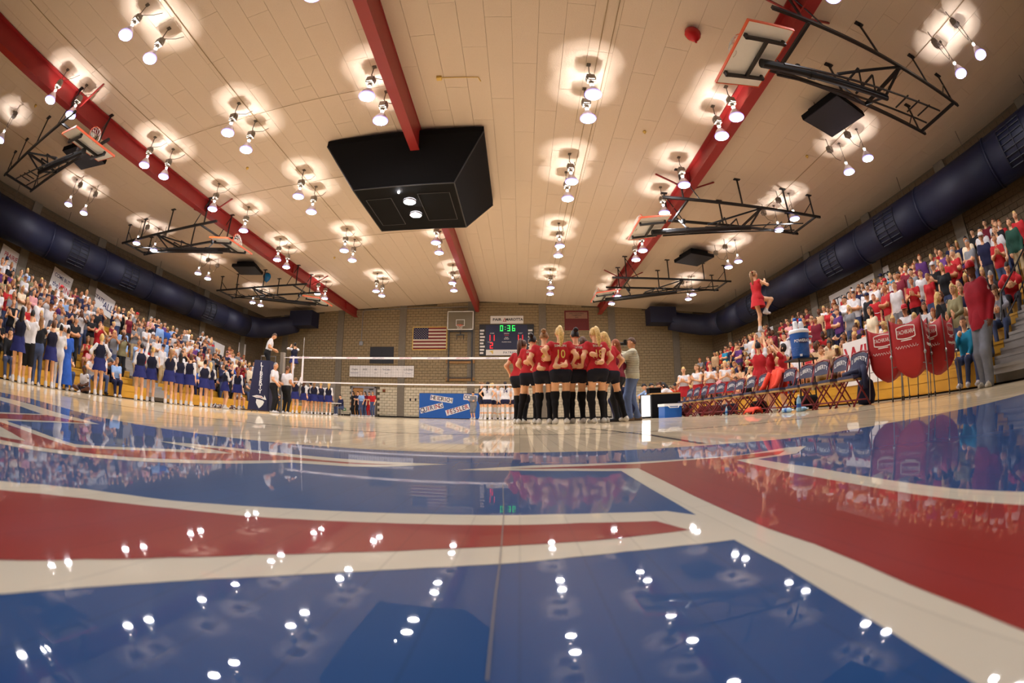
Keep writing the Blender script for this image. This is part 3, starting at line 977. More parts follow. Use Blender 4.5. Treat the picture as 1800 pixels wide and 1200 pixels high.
# wall-hung backboard on rails, drawn up
t = thing('wall_basketball_goal', 'glass backboard on tall black wall rails above the blue banner', 'basketball goal', (-4.27, YW - .02, 2.7))
for s in (-1, 1):
    MB().bar((s * .85, -.1, 0), (s * .85, -.1, 3.9), .09).build('rail', M['black'], t)
for z in (.15, 1.42):
    MB().box(-1.05, 1.05, -.06, 0, z - .12, z + .12).build('batten', M['brown_wood'], t)
    MB().bar((-.85, -.1, z + .08), (.85, -.1, z + .08), .06).build('tie_bar', M['black'], t)
bd = MB().box(-.92, .92, -.32, -.29, 3.75, 5.05).build('backboard', M['board_glass'], t)
for x0, x1, z0, z1 in ((-.96, .96, 3.7, 3.76), (-.96, .96, 5.03, 5.09), (-.96, -.9, 3.7, 5.09), (.9, .96, 3.7, 5.09), (-.3, .3, 3.98, 4.02), (-.3, .3, 4.42, 4.46), (-.32, -.28, 3.98, 4.46), (.28, .32, 3.98, 4.46)):
    MB().box(x0, x1, -.335, -.285, z0, z1).build('white_frame', M['white'], bd)
for z, w_ in ((3.62, .08), (4.9, .05)):
    MB().bar((-.85, -.22, z), (.85, -.22, z), w_).build('carriage_bar', M['black'], t)
MB().tube([(.23 * math.cos(a), -.6 + .23 * math.sin(a), 3.98) for a in [2 * PI * k / 16 for k in range(17)]], .02, 6, cap=False).box(-.06, .06, -.4, -.32, 3.94, 4.05).build('rim', M['orange'], t)
nb = MB()
for k in range(10):
    a = 2 * PI * k / 10
    for s in (-1, 1):
        nb.tube([(.22 * (1 - .12 * q) * math.cos(a + s * .31 * q), -.6 + .22 * (1 - .12 * q) * math.sin(a + s * .31 * q), 3.97 - .11 * q) for q in range(4)], .008, 4, cap=False)
nb.build('hoop_net', M['net'], t)
MB().bar((-.3, -.2, 3.35), (.3, -.2, 3.35), .07).bar((-.25, -.2, 3.35), (-.25, -.2, 3.0), .05).bar((.25, -.2, 3.35), (.25, -.2, 3.0), .05).bar((0, -.2, 3.4), (0, -.25, 3.9), .08).build('lift_arm', M['black'], t)

# dark louvre panel, sponsor strip, conduit box
t = thing('wall_vent', 'dark square double vent panel on the back wall left of the flag', 'vent', (-10.28, YB - .035, 3.98))
for s in (-1, 1):
    MB().box(s * .48 - .47, s * .48 + .47, -.05, .0, 0, 1.25).build('panel', M['dark'], t)
MB().box(-.02, .02, -.07, 0, 0, 1.25).build('mullion', M['black'], t)
t = thing('sponsor_banner', 'long white strip of sponsor panels on the back wall', 'banner', (-10.27, YW - .02, 2.95))
sp = [('Chaplin', 'ink_black', 'RESTAURANT', 'ink_navy'), ('BASE', 'ink_black', 'V', 'ink_black'), ('AB', 'ink_navy', 'CITY', 'ink_black'), ('Tri-Cities', 'ink_navy', 'dental', 'ink_black'), ('Y', 'ink_black', '', 'ink_black'), ('CITIZENS', 'ink_black', 'in Concert', 'ink_navy')]
for i, (a, ma, c, mc) in enumerate(sp):
    x0 = -2.57 + i * .857
    p = MB().box(x0 + .008, x0 + .849, -.03, 0, 0, .85).build('panel', M['paper'], t)
    lettering(a, .2, face_m((x0 + .43, -.034, .56), RX, UZ), M[ma], p, sx=.8)
    if c:
        lettering(c, .12, face_m((x0 + .43, -.034, .28), RX, UZ), M[mc], p, sx=.9)
t = thing('conduit_run', 'thin grey conduit dropping to a small box on the back wall', 'conduit', (-12.0, YB - .035, 5.35))
MB().box(-.15, .15, -.1, 0, 0, .3).build('box', M['grey_metal'], t)
MB().tube([(0, -.04, .3), (0, -.04, 2.6), (.15, -.04, 2.75), (8.2, -.04, 2.85)], .03, 6).build('pipe', M['grey_metal'], t)

# door and the hall behind it
t = thing('door_1', 'open double doorway with one grey leaf in the back wall', 'door', (-11.65, YB - .1, 0))
tag(t, kind='structure')
for x0, x1, z0, z1 in ((-1.0, -.9, 0, 2.2), (.9, 1.0, 0, 2.2), (-1.0, 1.0, 2.12, 2.22)):
    MB().box(x0, x1, -.04, .12, z0, z1).build('door_frame', M['door_grey'], t)
MB().box(-.02, .88, .03, .08, .02, 2.12).build('door_leaf', M['door_grey'], t)
MB().box(-.88, -.02, .06, .08, .02, 2.12).build('hall_opening', M['door_wood'], t)
MB().box(.45, .8, -.02, .03, 1.98, 2.06).build('door_closer', M['black'], t)
MB().box(-.02, .88, .0, .03, 2.02, 2.1).build('door_head', M['lamp_grey'], t)
t = thing('wall_bell', 'small round bell box on the wall beside the doorway', 'alarm', (-10.0, YW + .06, 1.85))
MB().box(-.11, .11, -.05, 0, -.02, .22).build('plate', M['brown_wood'], t)
MB().lathe([(.075, 0), (.06, .04), (.01, .05)], 12, cap1=True).build('bell', M['maroon_frame'], t, rot=(PI / 2, 0, 0), loc=(0, -.05, .1))
for i, x in enumerate((-7.95, -7.55)):
    t = thing('wall_hook', 'small dark wall hook plate left of blue banner, %s of two' % ('left' if i == 0 else 'right'), 'hook', (x, YW + .06, 1.25))
    MB().box(-.05, .05, -.03, 0, 0, .18).build('plate', M['dark'], t)
    MB().tube([(0, -.03, .1), (0, -.09, .08), (0, -.1, .13)], .012, 6).build('hook', M['dark'], t)
t = thing('stair_rail', 'low grey handrail beside the doorway', 'railing', (-10.6, YB - .9, 0))
for s in (0, 1.0):
    MB().tube([(s * .35, 0, 0), (s * .35, 0, .95)], .022, 6).build('post', M['grey_metal'], t)
MB().tube([(-.3, 0, .95), (.4, 0, .95)], .022, 6).build('rail', M['grey_metal'], t)

# blue paper banner with hand-lettered strips
t = thing('paper_banner', 'blue paper banner with hand lettered name strips at floor level', 'banner', (-5.05, YW - .03, .03))
MB().box(-2.2, 2.2, -.02, 0, 0, 1.78).build('backing', M['blue_paper'], t)


def strip(s, x, z, wd, ht, ang, cols, size):
    c, sn = math.cos(ang), math.sin(ang)
    p = MB().prism([(x + a * c - q * sn, z + a * sn + q * c) for a, q in ((-wd / 2, -ht / 2), (wd / 2, -ht / 2), (wd / 2, ht / 2), (-wd / 2, ht / 2))], .02, .03,
                   M=Matrix(((1, 0, 0, 0), (0, 0, -1, 0), (0, 1, 0, 0), (0, 0, 0, 1)))).build('name_strip', M['paper'], t)
    n = len(s)
    for i, ch in enumerate(s):
        u = (i + .5) / n * wd * .92 - wd * .46
        lettering(ch, size, face_m((x + u * c, -.034, z + u * sn), (c, 0, sn), (-sn, 0, c)), M[cols[i % len(cols)]], p, .012, sx=.95)


strip('HEIDRICH', -.55, 1.38, 1.65, .38, math.radians(-8), ['ink_navy', 'cable', 'flag_red'], .4)
strip('QUIRING', -1.28, .72, 1.75, .4, math.radians(15), ['ink_navy', 'ink_navy', 'ink_red'], .46)
strip('FESSLER', .62, .62, 1.75, .4, math.radians(17), ['ink_red', 'flag_red', 'ink_navy'], .46)
strip('COOL', 1.55, 1.5, 1.0, .42, math.radians(-6), ['ink_navy', 'ink_navy', 'flag_red'], .38)

# scoreboard
t = thing('scoreboard', 'black and blue electric scoreboard with red and green digits', 'scoreboard', (-.92, YB - .035, 4.55))
MB().box(-1.98, 1.98, -.14, 0, 0, 2.28).build('cabinet', M['score_black'], t)
MB().box(-1.5, 1.5, -.16, -.14, .45, 2.24).build('score_face', M['score_blue'], t)
sgn = MB().box(-1.48, 1.48, -.17, -.14, .02, .42).build('sponsor_strip', M['paper'], t)
lettering('PATRIOTS', .24, face_m((.35, -.175, .2), RX, UZ), M['ink_navy'], sgn, sx=1.1)
MB().add([(x * .3 - 1.05, -.175, .22 + z * .3) for x, z in ((-.8, .1), (-.2, .45), (.5, .5), (.2, .2), (.35, -.1), (.1, -.45), (-.05, -.1), (-.3, .15))], [tuple(range(8))]).build('emblem', M['gold'], sgn)
SEG = {'0': 'abcdef', '1': 'bc', '2': 'abged', '3': 'abgcd', '6': 'afgedc', ':': ''}


def digit(ch, x, z, hgt, m_, parent):
    wd = hgt * .5
    q = hgt * .11
    bars = {'a': (0, hgt - q, wd, hgt), 'd': (0, 0, wd, q), 'g': (0, hgt / 2 - q / 2, wd, hgt / 2 + q / 2), 'b': (wd - q, hgt / 2, wd, hgt), 'c': (wd - q, 0, wd, hgt / 2),
            'f': (0, hgt / 2, q, hgt), 'e': (0, 0, q, hgt / 2)}
    if ch == '1':
        bars = {'b': (wd / 2 - q / 2, hgt / 2, wd / 2 + q / 2, hgt), 'c': (wd / 2 - q / 2, 0, wd / 2 + q / 2, hgt / 2)}
    b = MB()
    if ch == ':':
        b.box(x, x + q, -.175, -.16, z + hgt * .25, z + hgt * .25 + q).box(x, x + q, -.175, -.16, z + hgt * .65, z + hgt * .65 + q)
    for k in SEG[ch]:
        x0, z0, x1, z1 = bars[k]
        b.box(x + x0, x + x1, -.175, -.16, z + z0, z + z1)
    b.build('digit', M[m_], parent)


for ch, x in (('0', -.47), (':', -.12), ('3', .05), ('6', .4)):
    digit(ch, x, 1.78, .42, 'led_green', t)
for ch, x in (('1', -1.3), ('1', -1.0), ('1', .75), ('1', 1.05)):
    digit(ch, x, 1.08, .42, 'led_red', t)
digit('2', -1.2, .52, .42, 'led_red', t)
digit('2', .95, .52, .42, 'led_red', t)
for s, x, z, m_ in (('HOME', -1.05, 1.62, 'paper'), ('GUEST', 1.0, 1.62, 'paper'), ('PERIOD', 0, 1.6, 'paper'), ('BONUS', 0, 1.2, 'paper'), ('POSS', 0, 1.3, 'paper'), ('FOULS', -1.2, .98, 'paper'), ('PLAYER FOUL', 0, .98, 'paper'),
                    ('FOULS', 1.1, .98, 'paper'), ('*  *  *', 0, 1.45, 'led_red')):
    lettering(s, .11, face_m((x, -.168, z), RX, UZ), M[m_], t, .004)
for s in (-1, 1):
    for k in range(8):
        wdt = .26 + .1 * ((k * 7) % 3) / 2
        x0 = -1.93 if s < 0 else 1.56
        MB().box(x0, x0 + wdt, -.16, -.14, .12 + k * .235, .12 + k * .235 + .13).build('name_tile', M['paper'], t)
t = thing('sponsor_sign', 'white sign with black and red sponsor lettering above the scoreboard', 'sign', (-.9, YB - .035, 6.9))
MB().box(-1.2, 1.2, -.08, 0, 0, .58).build('panel', M['paper'], t)
lettering('PAIR', .27, face_m((-.72, -.085, .3), RX, UZ), M['ink_black'], t, .03, sx=1.15)
lettering('MAROTTA', .27, face_m((.53, -.085, .3), RX, UZ), M['ink_black'], t, .03, sx=.98)
MB().add([(-.3, -.085, .15), (-.03, -.085, .15), (-.165, -.085, .45), (-.24, -.085, .19), (-.09, -.085, .19), (-.165, -.085, .36)], [(0, 1, 4, 3), (1, 2, 5, 4), (2, 0, 3, 5)]).build('triangle_mark', M['ink_red'], t)
t = thing('championship_banner', 'maroon championship banner high on the back wall right of centre', 'banner', (4.22, YB - .035, 6.42))
MB().box(-.88, .88, -.02, 0, 0, 1.42).build('cloth', M['maroon_cloth'], t)
MB().box(-.8, .8, -.025, -.02, .85, 1.34).build('text_panel', mat('tan print', (150, 112, 92), .8), t)
for s, z in (('GIRLS VOLLEYBALL', 1.24), ('CHAMPIONS', 1.09), ('2005', .94)):
    lettering(s, .13, face_m((0, -.03, z), RX, UZ), M['ink_black'], t, .004)
for x0, x1, z0, z1 in ((-.9, .9, -.02, .03), (-.9, .9, 1.39, 1.44), (-.9, -.86, 0, 1.42), (.86, .9, 0, 1.42)):
    MB().box(x0, x1, -.03, 0, z0, z1).build('border', M['flag_red'], t)
t = thing('wall_grille', 'pale rolled gate panel behind the far cheerleaders', 'panel', (-16.0, YB - .13, 0))
MB().box(-2.6, 2.0, -.02, 0, .9, 2.45).build('panel', mat('pale painted panel', (150, 140, 128), .7), t)
for k in range(5):
    MB().box(-2.6, 2.0, -.035, -.02, .95 + k * .36, .98 + k * .36).build('slat', M['grey_metal'], t)

# posters hung on the side walls
def wall_poster(X, y0, z0, wd, ht, ang, lines, lab, sg):
    t = thing('poster', lab, 'poster', (X + sg * .05, y0, z0))
    al = Vector((0, 1, 0)) if sg > 0 else Vector((0, -1, 0))
    up = Vector((0, 0, 1))
    r = (al * math.cos(ang) + up * math.sin(ang))
    u = (up * math.cos(ang) - al * math.sin(ang))
    n = Vector((sg, 0, 0))
    b = MB()
    P = [r * a * wd / 2 + u * q * ht / 2 + n * d for d in (0, .015) for a, q in ((-1, -1), (1, -1), (1, 1), (-1, 1))]
    b.add(P, [(0, 1, 2, 3), (7, 6, 5, 4), (0, 4, 5, 1), (1, 5, 6, 2), (2, 6, 7, 3), (3, 7, 4, 0)])
    b.build('sheet', M['paper'], t)
    for s, q, a, size, m_ in lines:
        lettering(s, size, face_m(r * a * wd / 2 + u * q * ht / 2 + n * .02, r, u), M[m_], t, .015)


wall_poster(XL, 6.7, 4.75, 1.7, 1.15, -.1, [('PRAIRIE', .4, -.15, .28, 'ink_red'), ('TERRITORY', -.35, -.12, .23, 'ink_navy'), ('*', .3, .75, .5, 'ink_red'), ('*', -.3, .85, .4, 'ink_navy')],
            'white hand lettered poster leftmost on the left wall', 1)
wall_poster(XL, 10.3, 4.8, 1.5, 1.05, -.16, [('COME BUT', .4, 0, .24, 'ink_navy'), ('the', -.4, -.45, .34, 'ink_navy'), ('WIN', -.4, .4, .42, 'ink_red')],
            'white poster with blue and red lettering second from left on left wall', 1)
wall_poster(XL, 13.6, 4.6, 1.8, 1.0, -.2, [('STATE', .2, -.4, .3, 'ink_navy'), ('ALL', -.1, .5, .5, 'ink_navy')], 'white poster third from left on the left wall', 1)
wall_poster(XL, 24.6, 4.0, 2.6, 1.1, -.1, [], 'grey shadowed poster farthest on the left wall', 1)
wall_poster(XL, 28.3, 3.9, 1.0, 2.2, 0, [], 'tall pale blank panel at the far end of the left wall', 1)
wall_poster(XR, 14.2, 4.75, 4.6, .9, .03, [("LET'S GO PATRIOTS", 0, 0, .52, 'ink_black')], 'long hand lettered paper banner on the right wall above the crowd', -1)
wall_poster(XR, 23.5, 4.4, 2.4, .9, .0, [], 'blank pale paper on the right wall beyond the lettered banner', -1)

# ------------------------------------------------------------------ bleachers
ROWS, RUN, RISE, SEAT0 = 11, .62, .27, .45
BL = {'right': dict(x=7.6, sg=1, y0=-1.0, y1=25.0, aisles=((2.0, 3.5), (14.6, 15.8))), 'left': dict(x=-13.0, sg=-1, y0=-1.0, y1=24.0, aisles=((11.0, 12.2),))}


def row_x(side, i):
    d = BL[side]
    return d['x'] + d['sg'] * RUN * i


for side, d in BL.items():
    sg = d['sg']
    t = thing('bleachers', 'honey wood stepped bleachers along the %s wall' % side, 'bleachers', (d['x'], 0, 0))
    secs = []
    y = d['y0']
    for a0, a1 in d['aisles']:
        secs.append((y, a0, False))
        secs.append((a0, a1, True))
        y = a1
    secs.append((y, d['y1'], False))
    share = {}
    for (s0, s1, aisle) in secs:
        n = max(1, round((s1 - s0) / 3.6)) if not aisle else 1
        for q in range(n):
            a, c = s0 + (s1 - s0) * q / n, s0 + (s1 - s0) * (q + 1) / n
            L = c - a
            for i in range(ROWS):
                z = SEAT0 + RISE * i
                x = sg * RUN * i
                key = (round(L, 3), aisle, i == 0)
                if key not in share:
                    g = .008
                    bx = lambda b, x0, x1, y0_, y1_, z0, z1: b.box(min(sg * x0, sg * x1), max(sg * x0, sg * x1), y0_, y1_, z0, z1)
                    m1 = bx(MB(), 0, .27, g, L - g, -.045, 0)
                    bx(m1, .012, .05, g, L - g, -.2, -.046)
                    m2 = bx(MB(), .275, RUN + .02, 0, L, -.19, -.15)
                    m3 = bx(MB(), .03, .06, 0, L, -.42, -.2)
                    share[key] = (m1.mesh('seat_board', M['grey_step' if aisle else 'yellow']), m2.mesh('deck_board', M['grey_step' if aisle else 'deck']), m3.mesh('riser_board', M['grey_step' if aisle else 'yellow']))
                m1, m2, m3 = share[key]
                link('seat_board', m1, t, (x, a, z))
                link('deck_board', m2, t, (x, a, z))
                link('riser_board', m3, t, (x, a, z))
                if aisle:
                    key = ('half', round(L, 3))
                    if key not in share:
                        share[key] = MB().box(min(0, -sg * .3), max(0, -sg * .3), .03, L - .03, -.05, 0).box(min(0, -sg * .29), max(0, -sg * .29), .03, L - .03, -.14, -.05).mesh('half_step', M['grey_step'])
                    link('half_step', share[key], t, (x, a, z - .145))
            # front kick boards of the lowest row
            MB().box(min(.0, sg * .03), max(0, sg * .03), a + .006, c - .006, .245, .40).build('front_board', M['grey_step' if aisle else 'yellow'], t)
            MB().box(min(.0, sg * .03), max(0, sg * .03), a + .006, c - .006, .045, .235).build('front_board', M['grey_step' if aisle else 'yellow'], t)
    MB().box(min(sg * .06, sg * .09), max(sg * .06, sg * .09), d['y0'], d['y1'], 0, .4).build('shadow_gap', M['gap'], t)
    MB().box(min(sg * .1, sg * RUN * ROWS), max(sg * .1, sg * RUN * ROWS), d['y1'], d['y1'] + .03, 0, .45).build('end_panel', M['yellow'], t)

# black railing beside the near right aisle
t = thing('aisle_railing', 'black tube railing beside the grey aisle steps on the right', 'railing', (7.6, 3.55, 0))
pts = []
for i in (1, 4, 7, 10):
    x, z = RUN * i + .4, SEAT0 + RISE * i - .15
    MB().tube([(x, 0, z), (x, 0, z + 1.0)], .025, 8).build('post', M['black'], t)
    pts.append((x, 0, z + 1.0))
MB().tube([(pts[0][0] - .25, 0, pts[0][2] - .5)] + pts + [(pts[-1][0] + .3, 0, pts[-1][2])], .025, 8).build('handrail', M['black'], t)
MB().tube([(p[0], 0, p[2] - .5) for p in pts], .02, 8).build('mid_rail', M['black'], t)
t = thing('aisle_railing', 'black tube railing among the far right crowd', 'railing', (7.6, 14.55, 0))
pts = []
for i in (2, 5, 8):
    x, z = RUN * i + .4, SEAT0 + RISE * i - .15
    MB().tube([(x, 0, z), (x, 0, z + 1.0)], .025, 8).build('post', M['black'], t)
    pts.append((x, 0, z + 1.0))
MB().tube(pts, .025, 8).build('handrail', M['black'], t)

# ------------------------------------------------------------------ volleyball net and its stand
NY, NX0, NX1 = 15.35, -9.3, 3.3
t = thing('volleyball_net', 'white taped volleyball net stretched across the court', 'net', (0, NY, 0))
MB().box(NX0 + .3, NX1 - .3, -.006, .006, 2.17, 2.24).build('top_tape', M['tape'], t)
MB().box(NX0 + .3, NX1 - .3, -.005, .005, 1.24, 1.285).build('bottom_tape', M['tape'], t)
for s in ('LIBERTY PATRIOTS',):
    for k in range(11):
        lettering(s, .055, face_m((-8.3 + k * 1.05, -.008, 2.205), RX, UZ), M['ink_navy' if k % 2 else 'ink_red'], t, .003)
nb = MB()
x = NX0 + .35
while x < NX1 - .3:
    nb.box(x - .0012, x + .0012, -.0012, .0012, 1.285, 2.17)
    x += .1
for k in range(1, 9):
    nb.box(NX0 + .3, NX1 - .3, -.0012, .0012, 1.285 + k * .1 - .0012, 1.285 + k * .1 + .0012)
tag(nb.build('net_mesh', mat('dark net cord', (40, 36, 34), .8), t), kind='stuff')
for x in (NX0 + .95, NX0 + .5):
    MB().box(x - .035, x + .035, -.012, .012, 1.2, 2.26).build('side_band', M['tape'], t)
MB().tube([(NX0 + .95, 0, 1.3), (NX0 + .95, 0, 3.0)], .006, 6).build('antenna', M['white'], t)
for z in (2.2, 1.26):
    MB().tube([(NX0, 0, z), (NX0 + .35, 0, z)], .012, 6).build('tension_cord', M['tape'], t)
for X, lab in ((NX0, 'left'), (NX1, 'right')):
    t = thing('net_post', 'grey steel net post at the %s end of the net' % lab, 'post', (X, NY, 0), group='net posts')
    MB().tube([(0, 0, 0), (0, 0, 2.35)], .05, 12).build('tube', M['grey_metal'], t)
    MB().box(-.1, .06, -.09, .09, 1.55, 2.4).build('winch_housing', M['lamp_grey'], t)
    MB().lathe([(.2, 0), (.2, .02), (.06, .04)], 14, cap0=True).build('floor_plate', M['grey_metal'], t)

# padded referee stand
P0 = Vector((-9.75, 14.6, 0))
t = thing('referee_stand', 'navy padded referee stand with white lettering and a white head emblem', 'referee stand', P0, math.radians(14))
pad = MB()
for nm, y in (('front_pad', -.42),):
    P = [(-.5, y, .06), (.42, y, .06), (.34, y + .1, 1.95), (-.3, y + .1, 1.95)]
    Q = [(a, c + .1, e) for a, c, e in P]
    MB().add(P + Q, [(0, 1, 2, 3), (7, 6, 5, 4), (0, 4, 5, 1), (1, 5, 6, 2), (2, 6, 7, 3), (3, 7, 4, 0)]).build('front_pad', M['navy'], t)
    P = [(.44, y + .0, .06), (.46, .45, .06), (.4, .4, 1.95), (.36, y + .1, 1.95)]
    Q = [(a - .08, c, e) for a, c, e in P]
    MB().add(P + Q, [(0, 1, 2, 3), (7, 6, 5, 4), (0, 4, 5, 1), (1, 5, 6, 2), (2, 6, 7, 3), (3, 7, 4, 0)]).build('side_pad', M['navy'], t)
for i, ch in enumerate('LIBERTY'):
    z = 1.78 - i * .17
    yy = -.42 + .1 * (z - .06) / 1.89 - .006
    lettering(ch, .215, face_m((.02, yy, z), RX, (0, .053, 1)), M['white'], t, .025, sx=1.05)
em = [(-.12, .47), (.16, .43), (.22, .38), (.17, .28), (.1, .2), (.0, .13), (-.08, .24), (-.14, .34)]
hat = [(-.32, .57), (-.12, .62), (.1, .6), (.2, .53), (.22, .64), (.31, .46), (.18, .47), (.04, .52), (-.13, .52)]
MB().add([(a, -.42 + .1 * (z - .06) / 1.89 - .006, z) for a, z in hat], [tuple(range(len(hat)))]).build('hat_emblem', M['white'], t)
MB().add([(a, -.42 + .1 * (z - .06) / 1.89 - .006, z) for a, z in em], [tuple(range(len(em)))]).build('head_emblem', M['white'], t)
MB().add([(a, -.42 + .1 * (z - .06) / 1.89 - .009, z) for a, z in ((-.26, .575), (.1, .565), (.17, .51), (.06, .545))], [(0, 1, 2, 3)]).build('emblem_stripe', M['ink_red'], t)
for sx in (-.3, .32):
    for sy in (-.2, .4):
        MB().tube([(sx * 1.3, sy * 1.1, 0), (sx, sy, 1.3)], .025, 8).build('leg', M['grey_metal'], t)
MB().box(-.34, .36, -.25, .45, 1.28, 1.33).build('platform', M['grey_metal'], t)
MB().tube([(-.3, .42, 1.33), (-.3, .42, 2.2), (.34, .42, 2.2), (.34, .42, 1.33)], .02, 8).build('back_rail', M['grey_metal'], t)

# ------------------------------------------------------------------ folding chairs in front of the right bleachers
def chair_parts():
    """faces -x; origin on the floor under the seat"""
    P = []
    b = MB()
    # padded seat with rounded edges
    pr = [(-.21, -.2), (-.23, -.1), (-.23, .1), (-.21, .2), (.17, .21), (.19, .1), (.19, -.1), (.17, -.21)]
    b.prism(pr, .44, .475)
    b.prism([(x * .94, y * .94) for x, y in pr], .475, .487)
    P.append(('seat', b.mesh('seat', M['pad'])))
    P.append(('seat_pan', MB().prism([(x * .97, y * .97) for x, y in pr], .41, .44).mesh('seat_pan', M['tan'])))
    b = MB()
    V, Fc = [], []
    n = 10
    for k in range(n + 1):
        y = -.21 + .42 * k / n
        top = .86 - .055 * abs((k / n - .5) * 2) ** 2.5
        bow = .03 * (1 - ((k / n - .5) * 2) ** 2)
        for (dx, z) in ((-.02, .62), (-.02, top), (.02, top), (.02, .62)):
            V.append((.225 + dx + (z - .62) * .16 + bow, y, z))
    for k in range(n):
        for q in range(4):
            Fc.append((k * 4 + q, k * 4 + (q + 1) % 4, (k + 1) * 4 + (q + 1) % 4, (k + 1) * 4 + q))
    Fc += [(3, 2, 1, 0), (n * 4, n * 4 + 1, n * 4 + 2, n * 4 + 3)]
    b.add(V, Fc)
    P.append(('backrest', b.mesh('backrest', M['pad'], False)))
    for s in (-1, 1):
        b = MB().tube([(.27, s * .225, .88 - .09), (.2, s * .225, .6), (.12, s * .225, .42), (-.26, s * .225, .0)], .016, 8)
        P.append(('front_leg', b.mesh('front_leg', M['maroon_frame'], True)))
        b = MB().tube([(-.12, s * .2, .42), (.26, s * .2, .0)], .015, 8)
        P.append(('rear_leg', b.mesh('rear_leg', M['maroon_frame'], True)))
    P.append(('top_bow', MB().tube([(.27, -.225, .79), (.287, -.2, .855), (.32, 0, .885), (.287, .2, .855), (.27, .225, .79)], .016, 8).mesh('top_bow', M['maroon_frame'], True)))
    P.append(('front_stretcher', MB().tube([(-.18, -.225, .1), (-.18, .225, .1)], .013, 8).mesh('front_stretcher', M['maroon_frame'], True)))
    P.append(('rear_stretcher', MB().tube([(.17, -.2, .1), (.17, .2, .1)], .013, 8).mesh('rear_stretcher', M['maroon_frame'], True)))
    V, Fc = text_geo('LIBERTY', .105, .006)
    b = MB()
    # facing -x: text runs towards -y as seen from the court
    b.add([(.2 + (.76 + v.y - .62) * .16 + .03 * (1 - (v.x / .21) ** 2) + .0 - .004, -v.x, .76 + v.y - .06 * (v.x / .21) ** 2) for v in V], Fc)
    P.append(('back_lettering', b.mesh('back_lettering', M['white'])))
    return P


CH = chair_parts()
NCH = 15
chairs = []
for i in range(NCH):
    y = 5.42 + i * .555
    x = 5.3 - .01 * i + (.05 if i in (3, 9) else 0)
    t = thing('folding_chair', 'navy padded folding chair with white lettering, %s from the near end of the row' % ORD[i] if i else 'navy padded folding chair nearest the ball carts, navy jacket on its seat',
              'chair', (x, y, 0), math.radians(rnd.uniform(-4, 4) + (6 if i == 0 else 0)), group='folding chairs along the sideline')
    for nm, me in CH:
        link(nm, me, t)
    chairs.append(t)


def cloth_heap(name, label, cat, base, m_, segs, parent_parts=()):
    """crumpled cloth: bent sheet through given ridges"""
    t = thing(name, label, cat, base)
    b = MB()
    V, Fc = [], []
    rows = len(segs)
    n = 9
    for r, (cx, cy, cz, wx, wy) in enumerate(segs):
        for k in range(n):
            u = k / (n - 1) - .5
            j = .02 * math.sin(k * 2.1 + r * 1.3)
            V.append((cx + wx * u + j, cy + wy * u + .5 * j, cz - .10 * (abs(u) * 2) ** 3 + .015 * math.sin(k * 3.1 + r)))
    for r in range(rows - 1):
        for k in range(n - 1):
            Fc.append((r * n + k, r * n + k + 1, (r + 1) * n + k + 1, (r + 1) * n + k))
    b.add(V, Fc)
    o = b.build('body', m_, t, True)
    md = o.modifiers.new('thickness', 'SOLIDIFY')
    md.thickness = .025
    return t


c5 = chairs[5].location
t = cloth_heap('jacket', 'orange red fleece jacket draped over a chair back in the row', 'jacket', (c5.x, c5.y, 0), M['orange_cloth'],
               [(.12, .0, .5, 0, .34), (.2, 0, .62, 0, .42), (.235, 0, .78, 0, .46), (.27, 0, .91, 0, .44), (.34, 0, .93, 0, .44), (.38, 0, .8, 0, .46), (.38, 0, .55, 0, .48), (.36, 0, .4, 0, .46)])
for s in (-1, 1):
    MB().tube([(.22, s * .2, .86), (.15, s * .27, .7), (.05, s * .27, .55), (-.05, s * .24, .5)], [.06, .065, .055, .04], 8).build('sleeve', M['orange_cloth'], t, True)
c0 = chairs[0].location
t = cloth_heap('jacket', 'navy jacket heaped over the nearest folding chair', 'jacket', (c0.x, c0.y, 0), M['navy_cloth'],
               [(-.12, -.02, .51, .1, .36), (-.02, 0, .54, 0, .42), (.08, 0, .6, 0, .44), (.16, 0, .68, 0, .4), (.215, 0, .72, 0, .3)])
MB().tube([(.1, -.2, .62), (.06, -.26, .5), (.04, -.27, .38), (.06, -.27, .26)], [.06, .055, .05, .04], 8).build('sleeve', M['navy_cloth'], t, True)
MB().tube([(.0, -.15, .54), (-.14, -.1, .52), (-.2, .05, .51)], [.05, .045, .035], 8).build('sleeve', M['navy_cloth'], t, True)
t = thing('bag', 'dark navy bag under the nearest folding chair', 'bag', (c0.x + .45, c0.y + .1, 0))
MB().lathe([(.05, 0), (.16, .02), (.19, .15), (.15, .38), (.06, .46), (.01, .47)], 12).build('body', M['navy_cloth'], t, True)
MB().tube([(-.1, 0, .42), (-.05, .02, .55), (.05, .02, .55), (.1, 0, .42)], .018, 6).build('strap', M['navy_cloth'], t, True)

# bottles and a cup row under the chairs
def bottle(loc, lab, lying=False, s=1.):
    t = thing('water_bottle', lab, 'bottle', loc, rnd.random() * 3, group='bottles by the chairs')
    if lying:
        t.rotation_euler = (PI / 2, 0, rnd.uniform(-.5, .5))
        t.location.z += .036 * s
    MB().lathe([(.03 * s, 0), (.036 * s, .01 * s), (.036 * s, .15 * s), (.032 * s, .17 * s), (.014 * s, .2 * s), (.014 * s, .215 * s)], 12, cap0=True).build('body', M['bottle'], t, True)
    MB().lathe([(.0365 * s, .06 * s), (.0367 * s, .11 * s)], 12).build('label_band', M['cooler'], t, True)
    MB().lathe([(.015 * s, .213 * s), (.015 * s, .235 * s), (.004, .237 * s)], 10, cap1=True).build('cap', M['white_plastic'], t)


